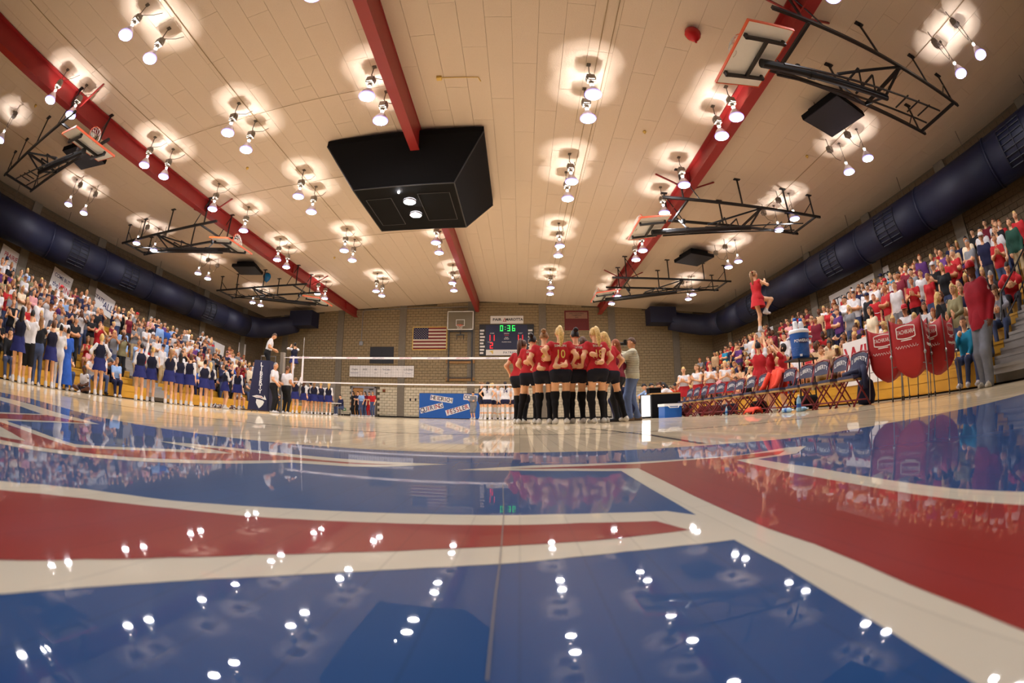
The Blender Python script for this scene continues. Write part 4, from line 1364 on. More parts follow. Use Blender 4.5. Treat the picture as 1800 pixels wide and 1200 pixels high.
bottle((4.75, 6.35, 0), 'upright clear water bottle with blue label under the near chairs', s=1.25)
bottle((4.65, 6.75, 0), 'fallen blue and white cup bottle beside the upright bottle', True, 1.15)
bottle((4.85, 6.55, 0), 'fallen white-ended bottle between the two near bottles', True, 1.15)
bottle((4.95, 9.7, 0), 'small blue bottle under the middle of the chair row', s=.9)
cloth_heap('shirt', 'crumpled orange shirt on the floor under the chairs', 'shirt', (5.0, 8.4, .03), M['orange_cloth'],
           [(-.1, -.3, .08, .3, .0), (0, -.15, .12, .3, 0), (.02, .0, .11, .34, .0), (0, .2, .12, .3, 0), (0, .35, .07, .2, 0)])
for (dy, dx, m_, nm) in ((10.6, 5.5, 'navy_cloth', 'navy duffel bag under the middle of the chair row'), (11.4, 5.45, 'maroon_cloth', 'maroon duffel bag under the far half of the chairs'),
                         (9.2, 5.6, 'black_box', 'black duffel bag just beyond the orange shirt'), (12.3, 5.5, 'flag_red', 'dark red duffel bag under the second farthest chairs'),
                         (7.4, 5.75, 'black_box', 'black duffel bag nearest the water bottles'), (13.1, 5.2, 'maroon_cloth', 'red brown duffel bag at the far end of the chairs')):
    t = thing('duffel_bag', nm, 'bag', (dx, dy, 0), rnd.uniform(-.3, .3), group='duffel bags under the chairs')
    b = MB().tube([(0, -.28, .15), (0, -.24, .15), (0, .24, .15), (0, .28, .15)], [.1, .145, .145, .1], 12)
    b.build('body', M[m_], t, True)
    MB().tube([(.06, -.12, .27), (.02, -.08, .36), (.02, .08, .36), (.06, .12, .27)], .014, 6).build('strap', M['black'], t)

# drink cooler on a stand, jugs behind
CP = spot(1413, 10.3)
t = thing('cooler_stand', 'dark folding stand carrying the blue drink cooler', 'stand', CP)
for sx in (-.22, .22):
    for sy in (-.2, .2):
        MB().tube([(sx * 1.1, sy * 1.1, 0), (sx, sy, 1.08)], .02, 8).build('leg', M['black'], t)
MB().box(-.32, .32, -.28, .28, 1.08, 1.115).build('table_top', M['dark'], t)
t = thing('drink_cooler', 'round blue drink cooler with a white lid on its stand', 'cooler', CP + Vector((0, 0, 1.117)), math.radians(-35))
MB().lathe([(.19, 0), (.215, .02), (.24, .55), (.245, .57)], 28, cap0=True).build('drum', M['cooler'], t, True)
MB().lathe([(.25, .565), (.258, .58), (.258, .63), (.24, .65), (.02, .655)], 28, cap1=True).build('lid', M['white_plastic'], t, True)
for s in (-1, 1):
    MB().tube([(s * .235, -.07, .5), (s * .31, -.07, .47), (s * .31, .07, .47), (s * .235, .07, .5)], .018, 8).build('handle', M['white_plastic'], t, True)
lb = MB()
for k in range(8):
    a0 = -PI / 2 - .1 + k * .11
    a1 = a0 + .11
    lb.add([(.246 * math.cos(a0), .246 * math.sin(a0), .33), (.246 * math.cos(a1), .246 * math.sin(a1), .33), (.246 * math.cos(a1), .246 * math.sin(a1), .44), (.246 * math.cos(a0), .246 * math.sin(a0), .44)], [(0, 1, 2, 3)])
lo = lb.build('logo_patch', M['ink_navy'], t)
V, Fc = text_geo('POWERADE', .088, .012)
lb = MB()
lb.add([(.25 * math.cos(-PI / 2 + .34 + v.x / .25), .25 * math.sin(-PI / 2 + .34 + v.x / .25), .385 + v.y) for v in V], Fc)
lb.build('lettering', M['white'], lo)
for k in range(7):
    rb = MB().lathe([(.222 + .0009 * k, .06 + k * .028), (.228 + .0009 * k, .067 + k * .028), (.224 + .0009 * k, .074 + k * .028)], 28)
    rb.build('rib', M['cooler'], t, True)
MB().box(-.03, .03, -.27, -.2, .04, .09).build('spigot', M['white_plastic'], t)
CT = CP + Vector((0, 0, 1.117 + .656 - 1.242))
for i, dx in enumerate((-.09, .09)):
    t = thing('water_jug', 'white bottle with blue cap standing on the cooler lid, %s of two' % ('left' if i == 0 else 'right'), 'jug', CT + Vector((dx, .0, 1.242)), group='water jugs')
    MB().lathe([(.05, 0), (.062, .015), (.062, .15), (.05, .19), (.035, .2)], 14, cap0=True).build('body', M['white_plastic'], t, True)
    MB().lathe([(.04, .198), (.045, .2), (.045, .25), (.03, .27), (.01, .272)], 14, cap1=True).build('cap', M['cooler'], t, True)
    MB().tube([(.06, 0, .16), (.08, 0, .14), (.08, 0, .07), (.061, 0, .05)], .008, 6).build('handle', M['white_plastic'], t, True)
t = thing('ice_chest', 'blue ice chest with white lid beside the far chairs', 'cooler', spot(1178, 13.6), math.radians(10))
MB().prism([(-.3, -.2), (.3, -.2), (.3, .2), (-.3, .2)], 0, .34).build('body', M['cooler'], t)
MB().prism([(-.32, -.22), (.32, -.22), (.32, .22), (-.32, .22)], .34, .42).build('lid', M['white_plastic'], t)
MB().tube([(-.2, -.22, .36), (-.15, -.26, .3), (.15, -.26, .3), (.2, -.22, .36)], .014, 6).build('handle', M['white_plastic'], t)
# scorer's table
ST = spot(1165, 14.3)
t = thing('scorers_table', 'black skirted scorers table beside the photographer', 'table', ST, math.radians(-4))
MB().box(-.45, .5, -.4, 1.6, .74, .78).build('table_top', M['wood_door'], t)
MB().box(-.44, .49, -.41, -.39, .0, .74).build('skirt', M['black_box'], t)
MB().box(-.46, -.44, -.4, 1.6, 0, .74).build('side_skirt', M['black_box'], t)
MB().box(.48, .5, -.4, 1.6, 0, .74).build('side_skirt', M['black_box'], t)
t = thing('light_panel', 'bright white lit panel standing beside the scorers table', 'panel', spot(1138, 14.0), math.radians(6))
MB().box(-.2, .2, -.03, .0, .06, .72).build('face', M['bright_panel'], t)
MB().box(-.22, .22, .0, .06, .02, .75).build('housing', M['black'], t)
for s in (-.16, .16):
    MB().box(s - .03, s + .03, -.08, .1, 0, .03).build('foot', M['black'], t)
t = thing('equipment_case', 'dark equipment case on the scorers table', 'case', ST + Vector((-.2, .3, .782)))
MB().box(-.2, .2, -.18, .18, 0, .17).build('body', M['black_box'], t)
MB().box(-.22, .22, -.2, .2, .17, .2).build('lid', M['dark'], t)
t = thing('folding_table', 'small folding table beside the far cheerleaders', 'table', spot(586, 28.0))
MB().box(-.5, .5, -.3, .3, .72, .76).build('table_top', M['paper'], t)
for sx in (-.42, .42):
    for sy in (-.22, .22):
        MB().tube([(sx, sy, 0), (sx, sy, .72)], .025, 6).build('leg', M['grey_metal'], t)
t = thing('wall_sign', 'small green sign low beside the doorway', 'sign', (-13.25, YB - .035, .35))
MB().box(-.16, .16, -.02, 0, 0, .2).build('plate', mat('green sign', (40, 120, 60), .6), t)
MB().box(-.1, .1, -.024, -.02, .07, .13).build('legend', M['paper'], t)

# ------------------------------------------------------------------ ball carts
def ball_cart(loc, rz, lab, script_print):
    t = thing('ball_cart', lab, 'ball cart', loc, rz, group='red ball carts')
    hw, zt, zb = .3, 1.2, .54
    bag = MB()
    # four sewn walls dipping between the corner poles, belly sagging to a point
    n = 9
    V, Fc = [], []
    cor = [(-hw, -hw), (hw, -hw), (hw, hw), (-hw, hw)]
    ring = []
    for i in range(4):
        a, c = cor[i], cor[(i + 1) % 4]
        for k in range(n - 1):
            ring.append((a[0] + (c[0] - a[0]) * k / (n - 1), a[1] + (c[1] - a[1]) * k / (n - 1), k / (n - 1)))
    m_ = len(ring)
    lv = [(0, 1.0), (.3, 1.0), (.6, 1.0), (.8, .97), (1, .9), (1.15, .7), (1.27, .4), (1.34, .12)]
    for q, sc in lv:
        for x, y, u in ring:
            dip = .1 * (1 - (2 * u - 1) ** 2) * max(0, 1 - q * 2)
            pull = 1 + .05 * math.sin(PI * u) * math.sin(PI * min(1, q))
            V.append((x * sc * pull, y * sc * pull, zt - dip - (zt - zb) * q))
    for i in range(len(lv) - 1):
        for k in range(m_):
            Fc.append((i * m_ + k, (i + 1) * m_ + k, (i + 1) * m_ + (k + 1) % m_, i * m_ + (k + 1) % m_))
    Fc.append(tuple((len(lv) - 1) * m_ + k for k in reversed(range(m_))))
    bag.add(V, Fc)
    bo = bag.build('ball_bag', M['red_cloth'], t, True)
    bo.modifiers.new('thickness', 'SOLIDIFY').thickness = .008
    for (x, y) in cor:
        MB().tube([(x * 1.03, y * 1.03, zt + .01), (x * 1.03, y * 1.03, .66)], .011, 8).build('pole', M['grey_metal'], t)
        MB().tube([(x * 1.03, y * 1.03, .66), (x * 1.1, y * 1.1, .075)], .011, 8).build('leg', M['grey_metal'], t)
        MB().lathe([(.03, -.012), (.037, -.008), (.037, .008), (.03, .012)], 12, cap0=True, cap1=True).build('caster', M['black'], t, rot=(PI / 2, 0, .4), loc=(x * 1.1, y * 1.1, .037))
        MB().lathe([(.0, .04), (.03, 0), (.02, -.03)], 8).build('corner_bracket', M['grey_metal'], t, loc=(x * 1.05, y * 1.05, .66))
    for s in (-1, 1):
        MB().bar((s * hw, -hw, .5), (0, 0, .56), .012).bar((s * hw, hw, .5), (0, 0, .56), .012).build('cross_brace', M['grey_metal'], t)
    # print on the two sides that face the court
    for (o, r) in (((0, -hw * 1.06, 0), (1, 0, 0)), ((-hw * 1.06, 0, 0), (0, -1, 0))):
        o, r = Vector(o), Vector(r)
        nrm = r.cross(Vector((0, 0, 1)))
        mk = lambda z, d=.02: face_m(o + nrm * d + Vector((0, 0, z)), r, (0, 0, 1))
        pr = lettering('TACHIKARA', .085, mk(.98, .024), M['white'], t, .006, name='brand_print', sx=.72)
        b = MB()
        for zc_, sgn_ in ((.98 + .075, 1), (.98 - .075, -1)):
            P = [(u / 8 * .34 - .17, zc_ + sgn_ * .02 * (1 - (u / 4 - 1) ** 2)) for u in range(9)]
            for (u0, z0), (u1, z1) in zip(P, P[1:]):
                b.add([o + nrm * .022 + r * u0 + Vector((0, 0, z0 - .008)), o + nrm * .022 + r * u1 + Vector((0, 0, z1 - .008)), o + nrm * .022 + r * u1 + Vector((0, 0, z1 + .008)), o + nrm * .022 + r * u0 + Vector((0, 0, z0 + .008))], [(0, 1, 2, 3)])
        for s in (-1, 1):
            b.add([o + nrm * .022 + r * (s * .17 + q) + Vector((0, 0, z)) for q, z in ((-.008, .905), (.008, .905), (.008, 1.055), (-.008, 1.055))], [(0, 1, 2, 3)])
        b.build('brand_frame', M['white'], t)
        b = MB()
        b.add([o + nrm * .022 + r * u + Vector((0, 0, z)) for u, z in ((-.1, .855), (.1, .855), (.1, .87), (-.1, .87))], [(0, 1, 2, 3)])
        b.build('small_print', M['white'], t)
        P = [o + nrm * .024 + r * (-.21 + .42 * k / 30) + Vector((0, 0, .77 + .02 * math.sin(k * 1.7) + .012 * math.sin(k * 3.1))) for k in range(31)]
        MB().tube(P, .004, 4).build('script_print', M['white'], t)


ball_cart(spot(1566, 7.95) + Vector((0, 0, 0)), math.radians(28), 'red fabric ball cart nearest the folding chairs', False)
ball_cart(spot(1609, 7.35) + Vector((0, 0, 0)), math.radians(24), 'red fabric ball cart in the middle of the three', True)
ball_cart(spot(1653, 7.9) + Vector((0, 0, 0)), math.radians(12), 'red fabric ball cart nearest the person in the red cap', True)
# paper sign on the front of the right bleachers
t = thing('paper_sign', 'white paper sign with red hand lettering WIN hung on the right bleachers', 'sign', (7.57, 7.25, .42))
b = MB()
b.box(-.012, 0, -.75, .75, 0, 1.0)
b.build('sheet', M['paper'], t)
lettering('WIN', .68, face_m((-.016, .0, .6), (0, -1, 0), (0, 0, 1)), M['ink_red'], t, .01, sx=1.0)

# ------------------------------------------------------------------ people
# A figure is a skeleton of tapered limbs blended into ONE continuous surface (surface nets over a
# smooth distance field); local +y is the way the person faces, +x their right, z up, feet at z = 0.
SKIN, TOP, SEC, BOT, LEG, SHOE, DARK, LIP = range(8)
P_MATS = ['p_skin', 'p_top', 'p_sec', 'p_bot', 'p_leg', 'p_shoe', 'p_dark', 'p_lip']
V3 = lambda *a: np.array(a, float)


def unit(v):
    return v / (np.linalg.norm(v) + 1e-9)


def ik(a, target, l1, l2, hint):
    d = target - a
    L = min(np.linalg.norm(d), (l1 + l2) * .995)
    L = max(L, abs(l1 - l2) + .02)
    u = unit(d)
    x = (l1 * l1 - l2 * l2 + L * L) / (2 * L)
    h_ = math.sqrt(max(0, l1 * l1 - x * x))
    n = hint - u * np.dot(hint, u)
    return a + u * x + unit(n) * h_, a + u * L


def rot_x(a):
    c, s = math.cos(a), math.sin(a)
    return np.array([[1, 0, 0], [0, c, -s], [0, s, c]])


def rot_y(a):
    c, s = math.cos(a), math.sin(a)
    return np.array([[c, 0, s], [0, 1, 0], [-s, 0, c]])


def rot_z(a):
    c, s = math.cos(a), math.sin(a)
    return np.array([[c, -s, 0], [s, c, 0], [0, 0, 1]])


POSES = {
    'stand': dict(),
    'clap': dict(hr=(.05, .3, 1.24), hl=(-.03, .3, 1.22), er=(.7, -.3, -.8), el=(-.7, -.3, -.8), hd=(0, .35, 1)),
    'clap_high': dict(hr=(.06, .28, 1.5), hl=(-.04, .28, 1.48), er=(.8, .2, -.7), el=(-.8, .2, -.7), hd=(0, .2, 1)),
    'cross': dict(hr=(-.1, .2, 1.17), hl=(.12, .22, 1.2), er=(.7, .1, -.7), el=(-.7, .1, -.7), hdr=(-1, 0, .2), hdl=(1, 0, .2)),
    'pockets': dict(hr=(.21, .1, .92), hl=(-.21, .1, .92), er=(.9, -.5, 0), el=(-.9, -.5, 0)),
    'hips': dict(hr=(.2, .02, 1.02), hl=(-.2, .02, 1.02), er=(1, -.3, 0), el=(-1, -.3, 0), hdr=(-.5, .7, -.3), hdl=(.5, .7, -.3)),
    'arms_up': dict(hr=(.3, .1, 2.0), hl=(-.28, .1, 1.96), er=(1, .1, 0), el=(-1, .1, 0), hd=(0, 0, 1)),
    'arm_up': dict(hr=(.22, .12, 2.02), er=(1, .1, 0), hl=(-.16, .2, 1.02), hd=(0, 0, 1)),
    'hand_mouth': dict(hr=(.04, .2, 1.5), er=(.6, .1, -.9), hl=(.02, .18, 1.12), el=(-.8, 0, -.6), hdr=(-.3, 0, 1)),
    'sit': dict(pel=(0, 0, .52), fr=(.1, .44, .07), fl=(-.1, .44, .07), kr=(.1, .4, 1), kl=(-.1, .4, 1), hr=(.13, .36, .56), hl=(-.13, .36, .56), lean=8, hd=(0, 1, -.2)),
    'sit_clap': dict(pel=(0, 0, .52), fr=(.1, .42, .07), fl=(-.1, .42, .07), kr=(.1, .4, 1), kl=(-.1, .4, 1), hr=(.04, .34, .86), hl=(-.03, .34, .84), lean=8, er=(.7, -.2, -.8), el=(-.7, -.2, -.8), hd=(0, .4, 1)),
    'sit_lean': dict(pel=(0, 0, .52), fr=(.12, .42, .07), fl=(-.12, .42, .07), kr=(.2, .4, 1), kl=(-.2, .4, 1), hr=(.04, .5, .7), hl=(-.04, .5, .7), lean=32, er=(.8, .3, 0), el=(-.8, .3, 0), hd=(0, .6, .5)),
}
PHI = 1.75


def skeleton(pose):
    p = dict(POSES[pose]) if isinstance(pose, str) else dict(POSES[pose.get('base', 'stand')], **pose)
    pel = V3(*p.get('pel', (0, 0, .95)))
    R = rot_z(math.radians(p.get('twist', 0))) @ rot_y(math.radians(p.get('side', 0))) @ rot_x(-math.radians(p.get('lean', 2)))
    T = lambda v: pel + R @ V3(*v)
    J = dict(pel=pel, waist=T((0, .0, .14)), chest=T((0, .0, .33)), neck=T((0, -.01, .53)))
    for s, k in ((1, 'r'), (-1, 'l')):
        J['sh' + k] = T((s * p.get('shw', .165), -.005, .475))
        J['hip' + k] = pel + rot_z(math.radians(p.get('ptwist', 0))) @ V3(s * .092, 0, -.03)
        tgt = p.get('h' + k)
        tgt = V3(*tgt) if tgt is not None else J['sh' + k] + V3(s * .06, .06, -.54)
        hint = V3(*p.get('e' + k, (s * .35, -1, -.1)))
        J['el' + k], J['wr' + k] = ik(J['sh' + k], tgt, .285, .255, hint)
        hd = p.get('hd' + k, p.get('hd'))
        J['hd' + k] = unit(V3(*hd)) if hd is not None else unit(J['wr' + k] - J['el' + k])
        ft = V3(*p.get('f' + k, (s * .105, 0, .075)))
        J['kn' + k], J['an' + k] = ik(J['hip' + k], ft, .44, .425, V3(*p.get('k' + k, (s * .05, 1, 0))))
        fy = math.radians(p.get('t' + k, -s * 8))
        pit = p.get('tp' + k, 0)
        J['toe' + k] = J['an' + k] + rot_z(fy) @ V3(0, .155, -.045 - pit)
        J['heel' + k] = J['an' + k] + rot_z(fy) @ V3(0, -.055, -.04 + pit * .3)
    hp, hy, hr = [math.radians(a) for a in p.get('head', (0, 0, 0))]
    J['HR'] = R @ rot_z(hy) @ rot_x(-hp) @ rot_y(hr) if p.get('headbody', True) else rot_z(hy) @ rot_x(-hp)
    J['headc'] = J['neck'] + J['HR'] @ V3(0, .025, .165)
    return J, p


def limb_split(out, a, b_, ra, rb, reg_in, reg_out, t, puff):
    """a..b limb: reg_in up to fraction t (with a puffed cloth radius), reg_out beyond"""
    if t >= 1:
        out.append((a, b_, ra + puff, rb + puff, reg_in))
    elif t <= 0:
        out.append((a, b_, ra, rb, reg_out))
    else:
        c = a + (b_ - a) * t
        rc = ra + (rb - ra) * t
        out.append((a, c, ra + puff, rc + puff, reg_in))
        out.append((c, b_, rc, rb, reg_out))


def body_prims(J, o):
    """o: sleeve 0..2, sleeve_reg, pants 0..2, sock 0..2 (from the foot up), fem, build, top_hem, loose"""
    fem, w_ = o.get('fem', False), o.get('build', 1.0)
    P = []
    pf = o.get('puff', .012)
    neck_r = .052 if fem else .06
    J_ = J
    up = unit(J['neck'] - J['pel'])
    rt = unit(J['shr'] - J['shl'])
    fw = unit(np.cross(up, rt))
    cw, ww, hw = (.085, .062, .088) if fem else (.105, .08, .078)
    cr, wr_, hr_ = (.098, .088, .112) if fem else (.112, .105, .112)
    cr, wr_, hr_ = cr * w_, wr_ * w_, hr_ * w_
    ch, wa, pe = J['chest'], J['waist'], J['pel']
    P.append((ch - rt * cw, ch + rt * cw, cr + pf, cr + pf, TOP))
    P.append((ch - rt * cw * .8 + up * .08, ch + rt * cw * .8 + up * .08, cr * .78 + pf, cr * .78 + pf, TOP))
    P.append((wa - rt * ww, wa + rt * ww, wr_ + pf, wr_ + pf, TOP))
    P.append((wa - rt * ww + up * .1, wa + rt * ww + up * .1, wr_ + pf, wr_ + pf, TOP))
    hem = o.get('top_hem', .02)
    P.append((pe - rt * hw + up * .03, pe + rt * hw + up * .03, hr_ + pf * (1.5 if hem < 0 else .6), hr_ + pf * (1.5 if hem < 0 else .6), TOP if hem < 0 else BOT))
    P.append((pe - rt * hw - up * .05 - fw * .02, pe + rt * hw - up * .05 - fw * .02, hr_ * .98, hr_ * .98, BOT))
    if fem:
        for s in (-1, 1):
            P.append((ch + rt * s * .06 + fw * .07 - up * .0, ch + rt * s * .06 + fw * .075 + up * .02, .062, .06, TOP))
    P.append((J['neck'] - up * .06, J['headc'] - J['HR'] @ V3(0, .02, .06), neck_r, neck_r * .92, SKIN))
    sl, sreg = o.get('sleeve', .5), o.get('sleeve_reg', TOP)
    lo = o.get('loose', .0)
    for k in 'rl':
        sh, el, wr, an, kn, hip = J['sh' + k], J['el' + k], J['wr' + k], J['an' + k], J['kn' + k], J['hip' + k]
        ms = .9 if fem else 1.08
        P.append((ch + (sh - ch) * .55 + up * .02, sh - up * .005, .066 * ms, .052 * ms + pf * .6, TOP))
        limb_split(P, sh, el, .053 * ms, .042 * ms, sreg if sl > 0 else SKIN, SKIN, max(0, sl), pf if sl > 0 else 0)
        limb_split(P, el, wr, .042 * ms, .028 * ms, sreg, SKIN, sl - 1, pf)
        hd = J['hd' + k]
        P.append((wr, wr + hd * .05, .028 * ms, .034 * ms, SKIN))
        P.append((wr + hd * .03, wr + hd * .085, .034 * ms, .03 * ms, SKIN))
        pn = o.get('pants', .35)
        preg = BOT
        tr, kr, ar = (.088 * w_ if fem else .086 * w_), .056, .04
        lp = .014 + lo
        limb_split(P, hip, kn, tr, kr, preg, SKIN, pn, lp)
        sk = o.get('sock', .1)          # fraction of the shin (0..1) or beyond the knee (>1) in legwear
        cal = kn + (an - kn) * .3 - fw * .014
        if pn > 1:
            limb_split(P, kn, an, kr + .004, ar, preg, LEG, pn - 1, lp)
        else:
            lr = LEG if sk >= .7 else SKIN
            P.append((kn, cal, kr, .053, lr))
            if sk >= .7:
                P.append((cal, an, .057, ar + .004, LEG))
            else:
                limb_split(P, an, cal, ar + .002, .053, LEG, SKIN, sk / .7 if sk > 0 else 0, .003)
            if sk > 1:
                q = kn + (hip - kn) * (sk - 1)
                P.append((kn, q, kr + .014, kr + .02, LEG))
            if o.get('kneepad'):
                P.append((kn + (hip - kn) * .16, kn + (an - kn) * .2, kr + .02, kr + .016, SEC))
        P.append((J['heel' + k], J['toe' + k], .042, .036, SHOE))
        P.append((J['an' + k] - V3(0, 0, .0), J['heel' + k] * .5 + J['toe' + k] * .5, .043, .04, SHOE))
    return P


def field(P, h_, k):
    A = np.array([p[0] for p in P]), np.array([p[1] for p in P])
    ra, rb = np.array([p[2] for p in P]), np.array([p[3] for p in P])
    rm = np.maximum(ra, rb)[:, None]
    lo = np.minimum(A[0] - rm, A[1] - rm).min(0) - 2.5 * h_
    hi = np.maximum(A[0] + rm, A[1] + rm).max(0) + 2.5 * h_
    n = np.ceil((hi - lo) / h_).astype(int) + 1
    D = np.full(n, .5)
    for i in range(len(P)):
        a, b_ = A[0][i], A[1][i]
        m_ = rm[i, 0] + k + 2 * h_
        i0 = np.maximum(0, np.floor((np.minimum(a, b_) - m_ - lo) / h_).astype(int))
        i1 = np.minimum(n, np.ceil((np.maximum(a, b_) + m_ - lo) / h_).astype(int) + 1)
        X = lo[0] + h_ * np.arange(i0[0], i1[0])[:, None, None] - a[0]
        Y = lo[1] + h_ * np.arange(i0[1], i1[1])[None, :, None] - a[1]
        Z = lo[2] + h_ * np.arange(i0[2], i1[2])[None, None, :] - a[2]
        d = b_ - a
        dd = d @ d + 1e-9
        t = np.clip((X * d[0] + Y * d[1] + Z * d[2]) / dd, 0, 1)
        dist = np.sqrt((X - t * d[0]) ** 2 + (Y - t * d[1]) ** 2 + (Z - t * d[2]) ** 2) - (ra[i] + t * (rb[i] - ra[i]))
        S_ = D[i0[0]:i1[0], i0[1]:i1[1], i0[2]:i1[2]]
        q = np.maximum(k - np.abs(S_ - dist), 0) / k
        np.minimum(S_, dist, out=dist)
        S_[...] = dist - q * q * k * .25
    return D, lo


def surface_nets(D, lo, h_):
    n = np.array(D.shape)
    c = n - 1
    acc = np.zeros((*c, 3), np.float32)
    cnt = np.zeros(c, np.int16)
    edges = []
    for ax in range(3):
        s0 = [slice(None)] * 3
        s1 = [slice(None)] * 3
        s0[ax] = slice(0, -1)
        s1[ax] = slice(1, None)
        d0, d1 = D[tuple(s0)], D[tuple(s1)]
        I = np.argwhere((d0 < 0) != (d1 < 0))
        if len(I) == 0:
            continue
        o1, o2 = [q for q in range(3) if q != ax]
        I = I[(I[:, o1] > 0) & (I[:, o2] > 0) & (I[:, o1] < c[o1]) & (I[:, o2] < c[o2])]
        v0 = d0[tuple(I.T)]
        v1 = d1[tuple(I.T)]
        t = v0 / (v0 - v1)
        pos = I.astype(np.float32)
        pos[:, ax] += t
        cells = []
        for a in (0, 1):
            for b_ in (0, 1):
                J = I.copy()
                J[:, o1] -= a
                J[:, o2] -= b_
                np.add.at(acc, tuple(J.T), pos)
                np.add.at(cnt, tuple(J.T), 1)
                cells.append(J)
        edges.append((cells, v0 < 0, ax))
    idx = np.full(c, -1, np.int32)
    W = np.argwhere(cnt > 0)
    idx[tuple(W.T)] = np.arange(len(W))
    V = acc[tuple(W.T)] / cnt[tuple(W.T)][:, None] * h_ + lo
    F_ = []
    for cells, ins, ax in edges:
        q = np.stack([idx[tuple(J.T)] for J in (cells[0], cells[1], cells[3], cells[2])], 1)
        rev = ins if ax != 1 else ~ins
        q[rev] = q[rev][:, ::-1]
        F_.append(q)
    return V, np.concatenate(F_)


def near_region(P, V):
    best = np.full(len(V), 9.0)
    reg = np.zeros(len(V), int)
    for a, b_, ra, rb, r in P:
        d = b_ - a
        t = np.clip((V - a) @ d / (d @ d + 1e-9), 0, 1)
        dist = np.linalg.norm(V - a - t[:, None] * d, axis=1) - (ra + t * (rb - ra))
        m_ = dist < best
        best[m_] = dist[m_]
        reg[m_] = r
    return reg


def head_geo(nu=18, nv=13, fem=False):
    """skull with jaw, nose, brow, eye sockets, ears; faces +y; centre of skull at origin"""
    V, reg = [], []
    for j in range(nv + 1):
        th = PI * j / nv
        for i in range(nu):
            ph = 2 * PI * i / nu
            x, y, z = math.sin(th) * math.sin(ph), math.sin(th) * math.cos(ph), math.cos(th)
            px, py, pz = .074 * x, .094 * y, .118 * z
            if z < 0:
                px *= 1 - .28 * z * z
                py *= 1 - .12 * z * z
                py += .012 * z * z
            f = max(0, y)
            py += .02 * f ** 3 * math.exp(-((x / .16) ** 2)) * math.exp(-(((z + .12) / .2) ** 2))
            py -= .008 * f * (math.exp(-((abs(x) - .38) / .16) ** 2)) * math.exp(-(((z - .08) / .13) ** 2))
            py += .006 * f * math.exp(-(((z - .3) / .14) ** 2))
            V.append((px, py, pz))
    F_, M_ = [], []
    for j in range(nv):
        for i in range(nu):
            a, b_, c, d = j * nu + i, j * nu + (i + 1) % nu, (j + 1) * nu + (i + 1) % nu, (j + 1) * nu + i
            F_.append((a, d, c, b_))
            cx = sum(V[q][0] for q in (a, b_, c, d)) / 4
            cy = sum(V[q][1] for q in (a, b_, c, d)) / 4
            cz = sum(V[q][2] for q in (a, b_, c, d)) / 4
            m_ = SKIN
            M_.append(m_)
    for s in (-1, 1):
        n = len(V)
        E_ = [(0, .0, .03), (0, -.02, .015), (0, -.018, -.015), (0, 0, -.03), (0, .012, 0)]
        V += [(s * .07, y, z - .005) for _, y, z in E_]
        V += [(s * .088, y * 1.1 - .008, z * 1.1 - .005) for _, y, z in E_]
        for k in range(5):
            k2 = (k + 1) % 5
            F_.append((n + k, n + k2, n + 5 + k2, n + 5 + k))
            M_.append(SKIN)
        F_.append(tuple(n + 5 + k for k in range(5)))
        M_.append(SKIN)
    # eyes and mouth lie just proud of the face
    fy = lambda x, z: .094 * math.sqrt(max(0, 1 - (x / .074) ** 2 - (z / .118) ** 2))
    for (x0, x1, z0, z1, m_) in ((.019, .042, .006, .018, DARK), (-.042, -.019, .006, .018, DARK), (-.022, .022, -.066, -.056, LIP), (.016, .046, .026, .031, DARK), (-.046, -.016, .026, .031, DARK)):
        n = len(V)
        V += [(x, fy(x, z) + (.006 if m_ == LIP else .004), z) for x, z in ((x0, z0), (x1, z0), (x1, z1), (x0, z1))]
        F_.append((n, n + 1, n + 2, n + 3))
        M_.append(m_)
    return np.array(V), F_, M_


HEAD_HI, HEAD_LO = head_geo(26, 20), head_geo(14, 10)


def hand_geo(wr, hd, side, palm_n, curl=.5):
    """five unequal bent fingers rooted in the palm; the thumb leaves its side"""
    b = MB()
    f = Vector(hd)
    n = Vector(palm_n)
    n = (n - f * n.dot(f)).normalized() if (n - f * n.dot(f)).length > 1e-3 else f.orthogonal().normalized()
    s = f.cross(n).normalized()
    base = Vector(wr) + f * .085
    for k, L in enumerate((.068, .078, .072, .055)):
        o = base + s * ((k - 1.5) * .0175) - f * .01
        d1 = (f + n * curl * .45 + s * (k - 1.5) * .06).normalized()
        d2 = (f + n * curl * 1.2).normalized()
        p1 = o + d1 * L * .5
        b.tube([o, p1, p1 + d2 * L * .5], [.0088, .0082, .006], 5)
    o = Vector(wr) + f * .035 - s * .026
    d1 = (f * .6 - s * .75 + n * .35).normalized()
    p1 = o + d1 * .035
    b.tube([o, p1, p1 + (f * .9 - s * .25 + n * .3).normalized() * .032], [.0105, .0098, .007], 5)
    return b


